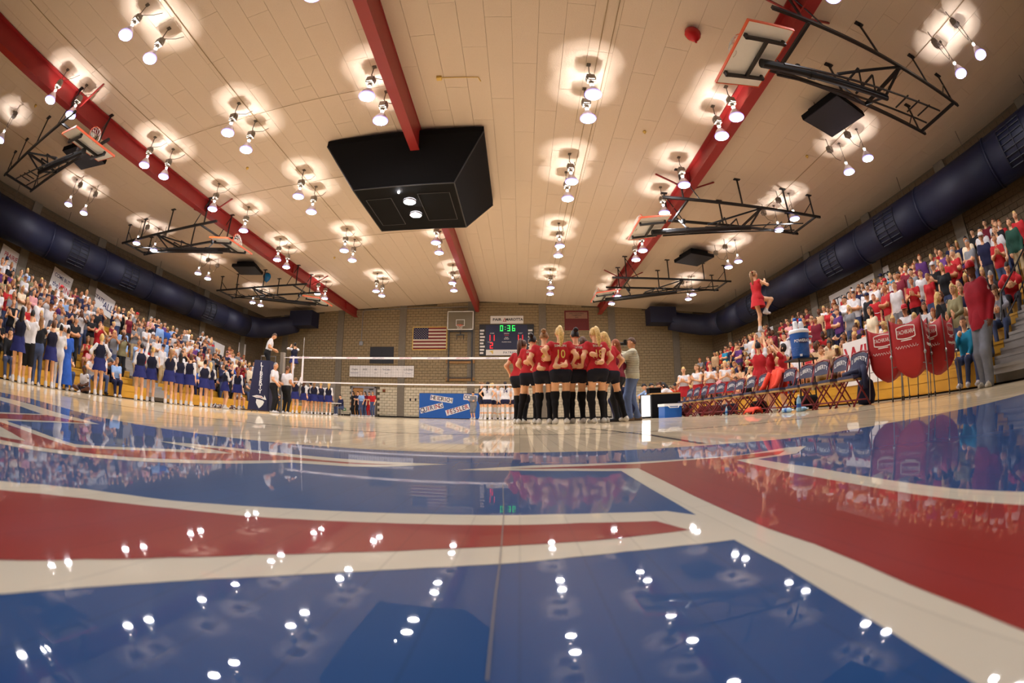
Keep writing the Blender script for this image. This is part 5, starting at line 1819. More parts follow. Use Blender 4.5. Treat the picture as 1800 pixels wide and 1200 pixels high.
def hair_geo(style, hi=True):
    """hair on the skull of head_geo: returns MB in head coordinates"""
    b = MB()
    nu, nv = (22, 14) if hi else (12, 8)
    HV = head_geo(nu, nv)[0][:(nv + 1) * nu]
    fat = {'short': 1.09, 'buzz': 1.04, 'bob': 1.15, 'long': 1.13, 'pony': 1.08, 'bun': 1.08}.get(style, 1.1)
    V = []
    for j in range(nv + 1):
        for i in range(nu):
            v = HV[j * nu + i]
            k = fat + .02 * math.sin(i * 2.7 + j * 1.9)
            V.append((v[0] * k, v[1] * k - .004, v[2] * k + .004))
    F_ = []
    for j in range(nv):
        for i in range(nu):
            q = (j * nu + i, j * nu + (i + 1) % nu, (j + 1) * nu + (i + 1) % nu, (j + 1) * nu + i)
            c = [sum(V[a][e] for a in q) / 4 for e in range(3)]
            low = {'short': -.03, 'buzz': -.02, 'bob': -.11, 'long': -.12, 'pony': -.05, 'bun': -.05}.get(style, -.03)
            front = .062 if style != 'buzz' else .075
            line = front if c[1] > .035 else (front - (.035 - c[1]) * (front - low) / .085 if c[1] > -.05 else low)
            if style in ('bob', 'long') and c[1] < .03:
                line = low
            if c[2] > line:
                F_.append((q[0], q[3], q[2], q[1]))
    b.add(V, F_)
    if style == 'long':
        n = 9
        W, G = [], []
        prof = [(0, -.02), (.02, -.1), (.015, -.2), (.0, -.3), (.01, -.38)]
        for r, (dy, z) in enumerate(prof):
            for k in range(n):
                a = PI * (k / (n - 1)) + PI
                rr = .092 * (1 - .08 * r)
                W.append((rr * math.cos(a), -.02 + rr * 1.05 * math.sin(a) - dy, z - .02 * math.sin(k * 2.3) * (r == 4)))
        for r in range(len(prof) - 1):
            for k in range(n - 1):
                G.append((r * n + k, r * n + k + 1, (r + 1) * n + k + 1, (r + 1) * n + k))
        b.add(W, G)
    elif style == 'pony':
        b.tube([(0, -.095, .06), (0, -.135, .07), (0, -.165, .02), (.01, -.165, -.08), (.015, -.155, -.16), (.01, -.15, -.24), (.0, -.145, -.31)], [.03, .036, .044, .05, .046, .032, .008], 9 if hi else 6)
    elif style == 'bun':
        b.lathe([(.01, -.05), (.042, -.03), (.052, 0), (.04, .032), (.01, .048)], 10 if hi else 7, c=(0, -.12, .075))
    return b


HAIR_HI = {s: hair_geo(s).mesh('hair', M['p_hair'], True) for s in ('short', 'buzz', 'bob', 'long', 'pony', 'bun')}
HAIR_LO = {s: hair_geo(s, False) for s in ('short', 'buzz', 'bob', 'long', 'pony', 'bun')}
HAIR_LO_ME = {s: g.mesh('hair', M['p_hair'], True) for s, g in HAIR_LO.items()}
capb = MB()
capb.lathe([(.086, .03), (.09, .06), (.084, .1), (.06, .128), (.02, .14), (.004, .142)], 16)
V_, F__ = [], []
for k in range(9):
    a = math.radians(20 + 140 * k / 8)
    for r, z in ((.08, .045), (.165, .03)):
        V_.append((r * .95 * math.cos(a), r * math.sin(a) + .012, z))
for k in range(8):
    F__.append((k * 2, k * 2 + 1, k * 2 + 3, k * 2 + 2))
capb.add(V_, F__)
CAP_ME = capb.mesh('cap', M['p_hair'], True)


def figure(pose, o, h_=.016, hi=True, k=.05):
    """returns vertices, faces, region per face, head matrix"""
    J, p = skeleton(pose)
    P = body_prims(J, o)
    D, lo = field(P, h_, k)
    V, F_ = surface_nets(D, lo, h_)
    reg = near_region(P, V)
    fr = np.sort(reg[F_], axis=1)[:, 2]
    V = list(map(tuple, V))
    F_ = [tuple(map(int, f)) for f in F_]
    R_ = list(map(int, fr))
    HV, HF, HM = HEAD_HI if hi else HEAD_LO
    n = len(V)
    hs = .97 if o.get('fem') else 1.0
    V += [tuple(J['headc'] + J['HR'] @ (v * hs)) for v in HV]
    F_ += [tuple(i + n for i in f) for f in HF]
    R_ += HM
    for kk, s in (('r', 1), ('l', -1)):
        if not hi and o.get('nofinger'):
            continue
        pn = p.get('pn' + kk, (-s, 0, 0) if abs(J['hd' + kk][0]) < .8 else (0, -1, 0))
        hb = hand_geo(J['wr' + kk], J['hd' + kk], s, pn, p.get('curl', .45))
        n = len(V)
        V += hb.v
        F_ += [tuple(i + n for i in f) for f in hb.f]
        R_ += [SKIN] * len(hb.f)
    HMx = Matrix([list(r) for r in J['HR']]).to_4x4()
    HMx.translation = Vector(J['headc'])
    return V, F_, R_, HMx, J


def figure_mesh(pose, o, h_=.016, hi=True, scale=1.0):
    V, F_, R_, HM_, J = figure(pose, o, h_, hi)
    b = MB()
    b.v, b.f, b.m = V, F_, R_
    me = b.mesh('body', [M[q] for q in P_MATS], True)
    return me, HM_, J


C_ = dict(navy=(26, 28, 62), black=(22, 22, 26), red=(176, 28, 34), white=(208, 204, 204), maroon=(112, 22, 40), jeans=(66, 78, 112), grey=(120, 120, 124), khaki=(168, 146, 110), teal=(26, 130, 166), blue=(40, 84, 170), olive=(132, 124, 90),
          orange=(214, 74, 40), pink=(214, 150, 150), purple=(92, 50, 110), lblue=(140, 170, 214), dgrey=(60, 60, 68), cream=(224, 206, 176), green=(30, 70, 56), tan=(196, 160, 120), denim=(92, 110, 150))
H_ = dict(blonde=(206, 170, 104), brown=(84, 54, 34), dark=(34, 26, 24), auburn=(140, 74, 36), grey=(150, 144, 140), lbrown=(136, 98, 60))
S_ = dict(fair=(226, 172, 132), mid=(206, 148, 108), tan=(184, 124, 84), dark=(96, 60, 42))


def paint_person(o, skin='fair', top='red', sec=None, bot='black', leg='black', shoe='white'):
    g = lambda c: list(lin(C_.get(c, c) if isinstance(c, str) else c))
    o['skin'] = list(lin(S_[skin]))
    o['top'] = g(top)
    o['sec'] = g(sec or top)
    o['bot'] = g(bot)
    o['leg'] = g(leg)
    o['shoe'] = g(shoe)


def wrap_text(me, s, size, Mx, m_, parent, bold=.01, sx=1.0, name='lettering'):
    """lettering laid onto a body: fine triangles dropped onto the cloth along -n"""
    V, Fc = text_geo(s, size, bold)
    bm = bmesh.new()
    vs_ = [bm.verts.new((v.x * sx, v.y, 0)) for v in V]
    for f in Fc:
        try:
            bm.faces.new([vs_[i] for i in f])
        except ValueError:
            pass
    bmesh.ops.triangulate(bm, faces=bm.faces)
    for _ in range(3):
        L = [e for e in bm.edges if e.calc_length() > .025]
        if not L:
            break
        bmesh.ops.subdivide_edges(bm, edges=L, cuts=1)
        bmesh.ops.triangulate(bm, faces=bm.faces)
    tree = BVHTree.FromPolygons([v.co for v in me.vertices], [p.vertices for p in me.polygons])
    n = (Mx.to_3x3() @ Vector((0, 0, 1))).normalized()
    for v in bm.verts:
        p = Mx @ v.co
        hit = tree.ray_cast(p + n * .3, -n)
        v.co = (hit[0] + n * .006) if hit[0] is not None else p
    tm = bpy.data.meshes.new(name)
    bm.to_mesh(tm)
    bm.free()
    tm.materials.append(m_)
    return link(name, tm, parent)


def skirt_mesh(J, flare, length, m_, name, zig=True):
    b = MB()
    n = 24
    pe = J['pel']
    V = []
    for q, (r, z) in enumerate(((.135, .1), (.165, .02), (.175 + flare * .5, -length * .5), (.175 + flare, -length))):
        for k in range(n):
            a = 2 * PI * k / n
            rr = r * (1 + (.05 * q / 3 if (zig and k % 2) else 0))
            V.append((pe[0] + rr * 1.12 * math.cos(a), pe[1] + rr * .92 * math.sin(a), pe[2] + z))
    b.add(V, [(i * n + k, i * n + (k + 1) % n, (i + 1) * n + (k + 1) % n, (i + 1) * n + k) for i in range(3) for k in range(n)])
    return b.mesh(name, m_, True)


def person(label, loc, face, pose, o, hair='short', hcol='brown', H=1.75, res=.02, hi=True, group=None, cap=None, name='person', **colors):
    me, HM_, J = figure_mesh(pose, o, res, hi)
    t = tag(link(name, None, None, loc, math.radians(face)), label, 'person', group)
    s = H / PHI
    t.scale = (s, s, s)
    bo = link('body', me, t)
    paint_person(bo, **colors)
    if hair:
        ho = link('hair', (HAIR_HI if hi else HAIR_LO_ME)[hair], t)
        ho.matrix_basis = HM_
        ho['hair'] = list(lin(H_[hcol]))
    if cap:
        co = link('cap', CAP_ME, t)
        co.matrix_basis = HM_ @ Matrix.Scale(1.08, 4)
        co['hair'] = list(lin(C_[cap]))
    if o.get('skirt'):
        so = link('skirt', skirt_mesh(J, o.get('flare', .05), o['skirt'], M['p_bot'], 'skirt'), t)
        so['bot'] = bo['bot']
    return t, bo, J

# ------------------------------------------------------------------ the huddle in red
VB = dict(fem=True, sleeve=.45, pants=.26, sock=1.12, top_hem=-.02, puff=.008, build=.95)
GRP = 'red team players in a huddle'


def back_text(bo, J, s, dz, size, m_='gold', sx=1.):
    """print across the shoulder blades, read from behind"""
    ch = Vector(J['chest'])
    up = (Vector(J['neck']) - Vector(J['pel'])).normalized()
    rt = (Vector(J['shr']) - Vector(J['shl'])).normalized()
    n = rt.cross(up)           # points behind the person
    if n.y > 0:
        n = -n
    Mx = face_m(ch + up * dz, rt, up)
    return wrap_text(bo.data, s, size, Mx, M[m_], bo, .014, sx)


HUD = [  # px, D, face, lean, hair, colour, height, name, number, label
    (915, 8.75, -30, 10, 'pony', 'brown', 1.7, '', '', 'half hidden red shirted player at the left edge of huddle'),
    (933, 8.4, -20, 12, 'bun', 'dark', 1.74, 'DAY', '12', 'red shirted player with number 12 at the left of huddle'),
    (957, 8.18, -8, 9, 'bun', 'lbrown', 1.77, 'DAY', '4', 'red shirted player number 4, second number from the left in huddle'),
    (986, 8.05, 0, 6, 'pony', 'blonde', 1.8, 'SIMON', '10', 'red shirted player with number 10 on the back in huddle centre'),
    (1015, 8.3, 6, 8, 'bun', 'dark', 1.8, 'SAWYER', '6', 'red shirted player standing between numbers 10 and 18 in huddle'),
    (1032, 8.8, 14, 12, 'bob', 'brown', 1.76, '', '', 'half hidden red shirted player peering out behind number 18'),
    (1051, 8.12, 14, 9, 'pony', 'blonde', 1.79, 'BISHOP', '18', 'red shirted player with number 18 on the back at right of huddle'),
    (1072, 8.45, 32, 9, 'long', 'blonde', 1.76, '', '', 'rightmost red shirted player with one leg stretched towards the photographer'),
]
# whose back each hand rests on: (right, height), (left, height)
REACH = [((1, 1.2), None), ((2, 1.02), (0, 1.0)), ((3, 1.03), (1, 1.02)), ((4, 1.04), (2, 1.17)), ((6, 1.22), (3, 1.03)), ((7, 1.2), (4, 1.1)), ((7, 1.0), (4, 1.04)), (None, (6, 1.1))]
HPOS = [spot(h_[0], h_[1]) for h_ in HUD]
for i, (px, D, fc, ln, hr, hc, H, nm, num, lab) in enumerate(HUD):
    s = H / PHI
    inv = Matrix.Rotation(-math.radians(fc), 3, 'Z')
    ps = dict(lean=ln, er=(.55, -.8, -.5), el=(-.55, -.8, -.5), head=(6, 0, 0), pel=(0, -.03, .95), pnr=(0, 1, 0), pnl=(0, 1, 0), fr=(.1, -.02, .075), fl=(-.1, -.02, .075))
    for kk, rc, sg in (('r', REACH[i][0], 1), ('l', REACH[i][1], -1)):
        if rc is None:
            ps['h' + kk] = (sg * .27, .08, 1.0)
            continue
        q = HPOS[rc[0]]
        tow = Vector((-q.x, -q.y, 0)).normalized()
        w_ = q + tow * .15 - Vector((sg * .1, 0, 0)) - HPOS[i]
        w_ = inv @ w_ / s
        ps['h' + kk] = (w_.x, w_.y, rc[1])
        ps['hd' + kk] = (sg * .95, .15, -.15)
    if i == 7:
        ps.update(fr=(.32, -.1, .085), fl=(-.1, .02, .075), kr=(.3, 1, 0))
    if i == 1:
        ps.update(fl=(-.22, -.05, .075))
    t, bo, J = person(lab, HPOS[i], fc, ps, VB, hr, hc, H, .0145, True, GRP, top='red', bot=(20, 20, 34), leg=(16, 14, 18), shoe=(212, 206, 196), skin='fair')
    if num:
        back_text(bo, J, nm, .1, .07, 'flag_white', .8 if len(nm) > 5 else 1.0)
        back_text(bo, J, num, -.06, .21, 'gold', .8)
    if hr == 'bun':
        co = link('hair_tie', MB().lathe([(.035, -.012), (.043, 0), (.035, .012)], 10).mesh('hair_tie', M['orange' if i == 1 else 'white']), t)
        co.matrix_basis = bpy.data.objects[t.children[1].name].matrix_basis @ Matrix.Translation((0, -.1, .072)) @ Matrix.Rotation(PI / 2, 4, 'X')

# coach in maroon behind the huddle and a crouching helper
person('person in maroon long sleeved shirt at the right of the huddle', spot(1088, 9.3), 60, dict(hr=(.2, .02, 1.02), er=(1, -.3, 0), hdr=(-.4, .7, -.4), hl=(-.25, .25, 1.15)), dict(fem=True, sleeve=1.95, pants=1.95, top_hem=-.02), 'long', 'auburn', 1.72, .018,
       top='maroon', bot='black', shoe='black')
person('person in navy crouching on the floor behind the photographer', spot(1103, 9.9), 30, dict(pel=(0, -.05, .32), fr=(.12, .2, .07), fl=(-.12, .25, .07), hr=(.15, .3, .5), hl=(-.1, .32, .5), lean=28, kr=(.3, .8, .8), kl=(-.3, .8, .8)), dict(sleeve=1.9, pants=1.9), 'bob', 'dark', 1.7, .02,
       top='navy', bot='navy', shoe='dgrey')

# photographer
t, bo, J = person('photographer in checked shirt and jeans raising a camera to his eye', spot(1112, 9.75), 78,
                  dict(hr=(.05, .27, 1.6), hl=(-.06, .3, 1.5), er=(.9, .1, -.7), el=(-.6, .2, -.9), lean=-3, head=(2, 0, 0), hdr=(-.2, .3, .8), hdl=(.2, .8, .3), fr=(.12, -.12, .075), fl=(-.11, .06, .075)),
                  dict(sleeve=1.92, pants=1.93, top_hem=-.1, puff=.028, loose=.012, build=1.08), 'short', 'brown', 1.82, .0155, top=(196, 192, 166), bot='denim', leg='denim', shoe=(104, 84, 66), skin='mid')
# horizontal bands of the checked shirt
hem = MB().lathe([(.2, -.06), (.205, .02), (.19, .12)], 20)
hm = hem.mesh('shirt_tail', M['p_top'], True)
for v in hm.vertices:
    v.co.x *= 1.0
    v.co.y *= .82
    v.co.z += .93
so = link('shirt_tail', hm, t)
so['top'] = list(lin((196, 192, 166)))
tree = BVHTree.FromPolygons([v.co for v in bo.data.vertices], [p.vertices for p in bo.data.polygons])
sb = MB()
for q in range(13):
    z = 1.0 + q * .036
    ring = []
    for k in range(28):
        a = 2 * PI * k / 28
        d = Vector((math.cos(a), math.sin(a), 0))
        hit = tree.ray_cast(Vector((0, 0, z)) + d * .26, -d)
        ring.append((hit[0] if hit[0] is not None else Vector((0, 0, z)) + d * .15) + d * .004)
    for k in range(28):
        a, c = ring[k], ring[(k + 1) % 28]
        if (a - c).length < .09:
            sb.add([a - Vector((0, 0, .004)), c - Vector((0, 0, .004)), c + Vector((0, 0, .005)), a + Vector((0, 0, .005))], [(0, 1, 2, 3)])
tag(sb.build('shirt_stripes', mat('dark shirt stripe', (112, 110, 98), .85), bo), kind='stuff')
eye = Vector(J['headc']) + Vector((.03, .13, .01))
cmr = MB().box(-.07, .07, -.03, .04, -.05, .05).box(-.03, .03, -.03, .03, .05, .08)
cb_ = cmr.tube([(0, .04, -.005), (0, .1, -.005), (0, .11, -.005), (0, .17, -.005)], [.034, .034, .042, .044], 14)
s = 1.82 / PHI
cm = tag(link('photo_camera', cb_.mesh('photo_camera', M['black']), None, t.location + Matrix.Rotation(math.radians(78), 3, 'Z') @ (eye * s), math.radians(78)), 'black camera held at the photographers eye', 'camera')

# ------------------------------------------------------------------ home team in white beyond the net
WB = dict(fem=True, sleeve=.25, pants=.26, sock=.45, top_hem=-.02, kneepad=True)
for i, (px, D, fc, ps, hc, hs, num, top, lab) in enumerate((
        (846, 20.6, -60, 'cross', 'lbrown', 'bun', '', 'black', 'player in black top standing left of the white team huddle'),
        (857, 20.3, -10, 'hips', 'dark', 'pony', '5', 'white', 'player in white jersey with a navy 5 on the back'),
        (865, 21.0, -25, 'stand', 'blonde', 'pony', '', 'white', 'player in plain white jersey right beside the navy 5'),
        (875, 22.0, 170, 'stand', 'brown', 'short', '', 'white', 'white team player facing the camera across their huddle'),
        (888, 20.2, 5, 'stand', 'dark', 'pony', '14', 'white', 'player in white jersey with 14 on the back near red huddle'),
        (897, 21.4, 40, 'clap', 'lbrown', 'bun', '', 'white', 'white jersey player beyond number 14'),
        (906, 20.4, 25, 'stand', 'brown', 'pony', '', 'white', 'white jersey player half hidden by the red huddle'))):
    t, bo, J = person(lab, spot(px, D), fc, ps, WB, hs, hc, 1.76, .024, False, 'white team players', top=top, bot='navy', leg='white', sec='white', shoe='white')
    if num:
        back_text(bo, J, num, .02, .22, 'ink_navy')
person('person in grey sweatshirt and shorts before the blue banner', spot(832, 28.5), 150, 'cross', dict(sleeve=1.9, pants=1.0, build=1.25, loose=.02, top_hem=-.05), 'short', 'dark', 1.75, .028, False, top='grey', bot='grey', shoe='white', leg='white')

# ------------------------------------------------------------------ officials and the people round the referee stand
RO_ = dict(sleeve=.55, pants=1.95, top_hem=.02, build=1.05)
person('referee in white shirt standing on the padded stand', Vector((-9.72, 14.75, 1.34)), -60, dict(hr=(.2, .3, 1.05), hl=(-.15, .32, 1.05), lean=14, head=(18, 0, 0)), RO_, 'short', 'brown', 1.78, .022, False, 'officials in white shirts', top='white', bot='black', leg='black', shoe='black', skin='mid')
person('official in white shirt and black trousers touching the referee stand', spot(480, 16.7), -80, dict(hr=(.25, .25, 1.0), hl=(-.1, .25, 1.05)), RO_, 'buzz', 'grey', 1.83, .022, False, 'officials in white shirts', top='white', bot='black', leg='black', shoe='white', skin='mid')
person('official in white shirt under the net end, farther from the stand', spot(502, 16.9), -10, dict(hr=(.2, .18, 1.08), hl=(-.22, .05, .9)), RO_, 'short', 'brown', 1.76, .022, False, 'officials in white shirts', top='white', bot='black', leg='black', shoe='white', skin='tan')

CHR = dict(fem=True, sleeve=1.2, sleeve_reg=SEC, pants=.1, sock=.14, skirt=.24, flare=.06, top_hem=.02)
CG = 'cheerleaders in navy'


def cheer(px, D, fc, ps, hc, hs, lab, H=1.66, z=0., res=.024, sec='white', gr=CG):
    return person(lab, spot(px, D, z), fc, ps, CHR, hs, hc, H, res, False, gr, top=(18, 18, 40), sec=sec, bot=(30, 34, 92), leg='white', shoe='white')


for a in ((26, 11.6, 62, 'clap_high', 'dark', 'long', 'navy skirted cheerleader at the far left edge with raised hands'),
          (84, 12.6, 70, 'clap_high', 'brown', 'bob', 'navy cheerleader beside the person in black top and jeans'),
          (171, 13.4, 60, 'hips', 'blonde', 'bob', 'navy cheerleader hands on hips beside the one sitting on the floor'),
          (243, 14.0, 55, 'arm_up', 'dark', 'short', 'navy cheerleader with one arm raised beside the grey aisle'),
          (263, 14.6, 40, 'clap', 'blonde', 'bun', 'navy cheerleader just right of the one with a raised arm'),
          (295, 14.4, 48, 'clap', 'lbrown', 'pony', 'clapping navy cheerleader, fifth along the left sideline'),
          (313, 15.2, 55, 'stand', 'dark', 'long', 'navy cheerleader with arms down, sixth along the left sideline'),
          (331, 15.2, 20, 'stand', 'brown', 'bob', 'navy cheerleader leaning on one leg, seventh along the left sideline'),
          (357, 16.6, 50, 'clap', 'dark', 'bun', 'navy cheerleader with white sleeves, eighth along the left sideline'),
          (367, 17.2, 42, 'clap', 'blonde', 'pony', 'navy cheerleader close behind the eighth one on the left sideline'),
          (394, 17.6, -30, 'cross', 'dark', 'bob', 'navy cheerleader turned towards the referee stand, last but one'),
          (416, 18.6, 30, 'stand', 'auburn', 'pony', 'navy cheerleader standing nearest the referee stand')):
    cheer(*a)
for a in ((518, 21.0, 10, 'arms_up', 'lbrown', 'pony', 'navy cheerleader lifting the flyer, left base'),
          (545, 23.4, 60, 'clap', 'dark', 'bun', 'far navy cheerleader left of the group behind the net'),
          (551, 22.6, 20, 'clap', 'lbrown', 'pony', 'far navy cheerleader second from left in the group behind the net'),
          (563, 23.2, 40, 'clap', 'blonde', 'bun', 'far navy cheerleader third in the group behind the net'),
          (577, 23.0, 15, 'stand', 'blonde', 'pony', 'far navy cheerleader rightmost of the group behind the net'),
          (533, 22.2, -20, 'stand', 'brown', 'long', 'far navy cheerleader beneath the flyer')):
    cheer(*a, res=.03)
FL = dict(base='stand', hr=(.12, .26, 1.62), hl=(-.1, .26, 1.6), er=(.9, .2, -.5), el=(-.9, .2, -.5), hd=(0, .2, 1), fl=(-.03, 0, .075), fr=(.1, .24, .52), kr=(.3, 1, .3), head=(-8, 0, 0))
cheer(513, 21.4, 50, FL, 'dark', 'bun', 'navy flyer cheerleader held high behind the net', 1.6, 1.72)
for i, (px, D, top, bot, lab) in enumerate(((621, 31.0, 'black', 'black', 'dark clothed person in the doorway, leftmost'), (629, 30.6, 'navy', 'black', 'person in navy in the doorway, second from left'), (635, 30.2, 'lblue', 'jeans', 'person in pale shirt and jeans in the doorway'),
                                             (642, 30.4, 'maroon', 'jeans', 'person in maroon beside the doorway'), (649, 30.3, 'red', 'red', 'person in red top beside the handrail'), (655, 30.0, 'red', 'jeans', 'rightmost person in red by the doorway handrail'))):
    person(lab, spot(px, D), 150 + 10 * (i % 3), ['stand', 'cross', 'pockets'][i % 3], dict(sleeve=.6, pants=1.9, fem=i % 2 == 0), ['long', 'short', 'bob'][i % 3], ['dark', 'brown', 'lbrown'][i % 3], 1.68, .034, False, 'people by the doorway', top=top, bot=bot, leg=bot)
t, bo, J = person('person in navy sitting on a chair by the far wall', spot(600, 28.2), 150, 'sit', dict(sleeve=1.9, pants=1.9), 'short', 'dark', 1.7, .034, False, top='navy', bot='jeans', leg='jeans')
for k, (px, D, nm) in enumerate(((600, 28.2, 'person in navy'), )):
    c = thing('stool', 'small grey stool under the seated person by the far wall', 'stool', spot(px, D + .05))
    MB().lathe([(.16, .40), (.16, .425)], 14, cap0=True, cap1=True).build('seat', M['grey_metal'], c)
    for a in range(3):
        MB().tube([(.12 * math.cos(a * 2.1), .12 * math.sin(a * 2.1), .4), (.17 * math.cos(a * 2.1), .17 * math.sin(a * 2.1), 0)], .014, 6).build('leg', M['grey_metal'], c)

# ------------------------------------------------------------------ others on the left sideline
person('person in white tunic and patterned tights near the blue gown', spot(98, 12.9), 55, 'clap', dict(fem=True, sleeve=.6, pants=1.9, top_hem=-.1, loose=-.004), 'bun', 'dark', 1.62, .024, False, 'left sideline supporters', top='white', bot=(200, 196, 200), leg='white')
t, bo, J = person('person in a long royal blue gown on the left sideline', spot(111, 13.2), 60, 'clap', dict(sleeve=1.8, pants=1.9, skirt=.78, flare=.1), 'bun', 'dark', 1.62, .024, False, 'left sideline supporters', top='blue', bot='blue', leg='blue')
person('person in white shirt and black shorts near the left edge', spot(44, 12.2), 60, 'clap_high', dict(sleeve=.6, pants=.95, loose=.03, top_hem=-.08), 'short', 'dark', 1.74, .024, False, 'left sideline supporters', top='white', bot='black', leg='white')
person('person in black top and jeans near the left edge', spot(61, 12.4), 60, 'clap_high', dict(fem=True, sleeve=.3, pants=1.95), 'long', 'lbrown', 1.66, .024, False, 'left sideline supporters', top='black', bot='jeans', leg='jeans')
person('person in white vest sitting cross-legged on the floor', spot(148, 14.2), 200, dict(pel=(0, 0, .13), fr=(.02, .3, .06), fl=(-.02, .34, .06), kr=(1, .3, .3), kl=(-1, .3, .3), hr=(.12, .28, .26), hl=(-.1, .3, .26), lean=10), dict(sleeve=0, pants=.6), 'short', 'dark', 1.45, .024, False, 'left sideline supporters', top='white', bot='dgrey', skin='dark')
person('person in pale blue top sitting on the lowest left bleacher', Vector((-13.1, 9.4, .02)), 250, 'sit', dict(fem=True, sleeve=.6, pants=1.95, build=1.15), 'bob', 'lbrown', 1.68, .024, False, 'left sideline supporters', top='lblue', bot='navy', leg='navy')
person('person in dark top clapping on the lowest left bleacher', Vector((-13.1, 7.1, .02)), 262, 'sit_clap', dict(fem=True, sleeve=.4, pants=1.95), 'long', 'auburn', 1.68, .024, False, 'left sideline supporters', top='dgrey', bot='jeans', leg='jeans')
person('person in faded jeans sitting on the lowest left bleacher beside the cheerleader', Vector((-13.1, 8.2, .02)), 250, 'sit_lean', dict(sleeve=.5, pants=1.95), 'short', 'brown', 1.7, .024, False, 'left sideline supporters', top='white', bot='denim', leg='denim')
person('person in dark jacket and jeans sitting at the far left edge', Vector((-13.1, 4.6, .02)), 255, 'sit', dict(sleeve=1.9, pants=1.95), 'short', 'dark', 1.75, .024, False, 'left sideline supporters', top='black', bot='jeans', leg='jeans')
for i, (px, D) in enumerate(((378, 17.0), (420, 18.9), (408, 18.4), (386, 17.3))):
    t = thing('pompom', 'shiny navy and maroon pompom on the floor, %s of four from left' % ['first', 'fourth', 'third', 'second'][i], 'pompom', spot(px, D), group='pompoms on the floor')
    b = MB()
    r2 = random.Random(i)
    for k in range(60):
        a, e = r2.uniform(0, 2 * PI), r2.uniform(.05, 1.5)
        d = Vector((math.cos(a) * math.cos(e), math.sin(a) * math.cos(e), math.sin(e))) * r2.uniform(.12, .2)
        b.tube([(0, 0, .06), Vector((0, 0, .06)) + d * .6, Vector((d.x, d.y, max(.01, d.z * .9)))], [.006, .012, .004], 3, mi=k % 3)
    b.build('strands', [M['navy_cloth'], M['maroon_cloth'], M['white_cloth']], t)
    MB().tube([(0, 0, .02), (0, 0, .1)], .025, 8).build('handle', M['navy'], t)

# ------------------------------------------------------------------ right sideline
t, bo, J = person('person in red cap, red jacket and grey track pants at the right', spot(1737, 7.6), 82,
                  dict(hr=(.02, -.2, .98), hl=(-.24, .05, .93), er=(1, -.6, 0), el=(-.6, -1, 0), head=(0, 0, 0), fr=(.1, -.06, .075), fl=(-.1, .05, .075)),
                  dict(sleeve=1.95, pants=1.97, top_hem=-.1, puff=.03, loose=.03, build=1.15), 'buzz', 'dark', 1.86, .0155, True, cap='red', top=(142, 18, 34), bot=(112, 116, 126), leg='white', shoe=(190, 184, 170), skin='dark')
hem = MB().lathe([(.215, -.13), (.235, -.05), (.215, .1), (.18, .18)], 22).mesh('jacket_hem', M['p_top'], True)
for v in hem.vertices:
    v.co.y *= .85
    v.co.z += .93
so = link('jacket_hem', hem, t)
so['top'] = bo['top']
wrap_text(bo.data, '6', .09, face_m(Vector(J['shl']) + Vector((0, 0, -.1)), (0, -1, 0), (0, 0, 1)), M['white'], bo, .01)

RC = dict(fem=True, sleeve=.0, pants=.1, sock=.14, skirt=.25, flare=.05, top_hem=.02)
for i, (px, D, hc, hs) in enumerate(((1204, 15.4, 'blonde', 'pony'), (1228, 14.8, 'lbrown', 'pony'), (1251, 14.6, 'brown', 'bun'), (1277, 14.4, 'blonde', 'bun'))):
    t, bo, J = person('clapping cheerleader in white top and red skirt, %s from left' % ORD[i], spot(px, D), [150, 120, 165, 170][i], 'clap', RC, hs, hc, 1.68, .024, False, 'red and white cheerleaders', top='white', bot='red', leg='white', sec='white')
RB = dict(fem=True, sleeve=.3, pants=.1, sock=.14, skirt=.25, flare=.04, top_hem=.02, sleeve_reg=SEC)
FP = spot(1346, 11.6)
FLY = dict(hr=(.1, .3, 1.42), hl=(-.06, .3, 1.4), er=(.9, -.1, -.6), el=(-.9, -.1, -.6), hd=(0, .3, 1), fl=(-.02, 0, .075), kl=(0, 1, 0), fr=(.08, .2, .58), kr=(.2, 1, .3), head=(-4, 0, 0))
t, bo, J = person('flyer cheerleader in red standing on one leg above her bases', FP + Vector((0, 0, 2.05)), -80, FLY, dict(RB, sleeve=0), 'pony', 'lbrown', 1.62, .02, True, 'cheerleaders in red', top='red', bot='red', leg='white', sec='red')
rb = link('hair_ribbon', MB().lathe([(.03, -.02), (.05, 0), (.03, .02)], 8).mesh('hair_ribbon', M['red_cloth']), t)
rb.matrix_basis = t.children[1].matrix_basis @ Matrix.Translation((0, -.1, .07))
hold = dict(base='stand', hd=(0, 0, 1), er=(1, .2, 0), el=(-1, .2, 0), head=(-20, 0, 0))
person('back base cheerleader in red with white sleeves lifting the flyer', FP + Vector((-.32, -.3, 0)), -45, dict(hold, hr=(.1, .3, 1.95), hl=(-.12, .26, 1.9)), dict(RB, sleeve=.5), 'short', 'dark', 1.72, .02, True, 'cheerleaders in red', top='red', bot='red', leg='white', sec='white')
person('side base cheerleader in red lifting the flyer from the far side', FP + Vector((.3, .1, 0)), 75, dict(hold, hr=(.08, .28, 1.9), hl=(-.1, .26, 1.88)), RB, 'pony', 'lbrown', 1.68, .02, True, 'cheerleaders in red', top='red', bot='red', leg='white', sec='red')
person('front base cheerleader in red lifting the flyer, rightmost', FP + Vector((.42, -.35, 0)), 40, dict(hold, hr=(.1, .34, 1.85), hl=(-.1, .36, 1.8)), RB, 'bob', 'dark', 1.66, .02, True, 'cheerleaders in red', top='red', bot='red', leg='white', sec='red')
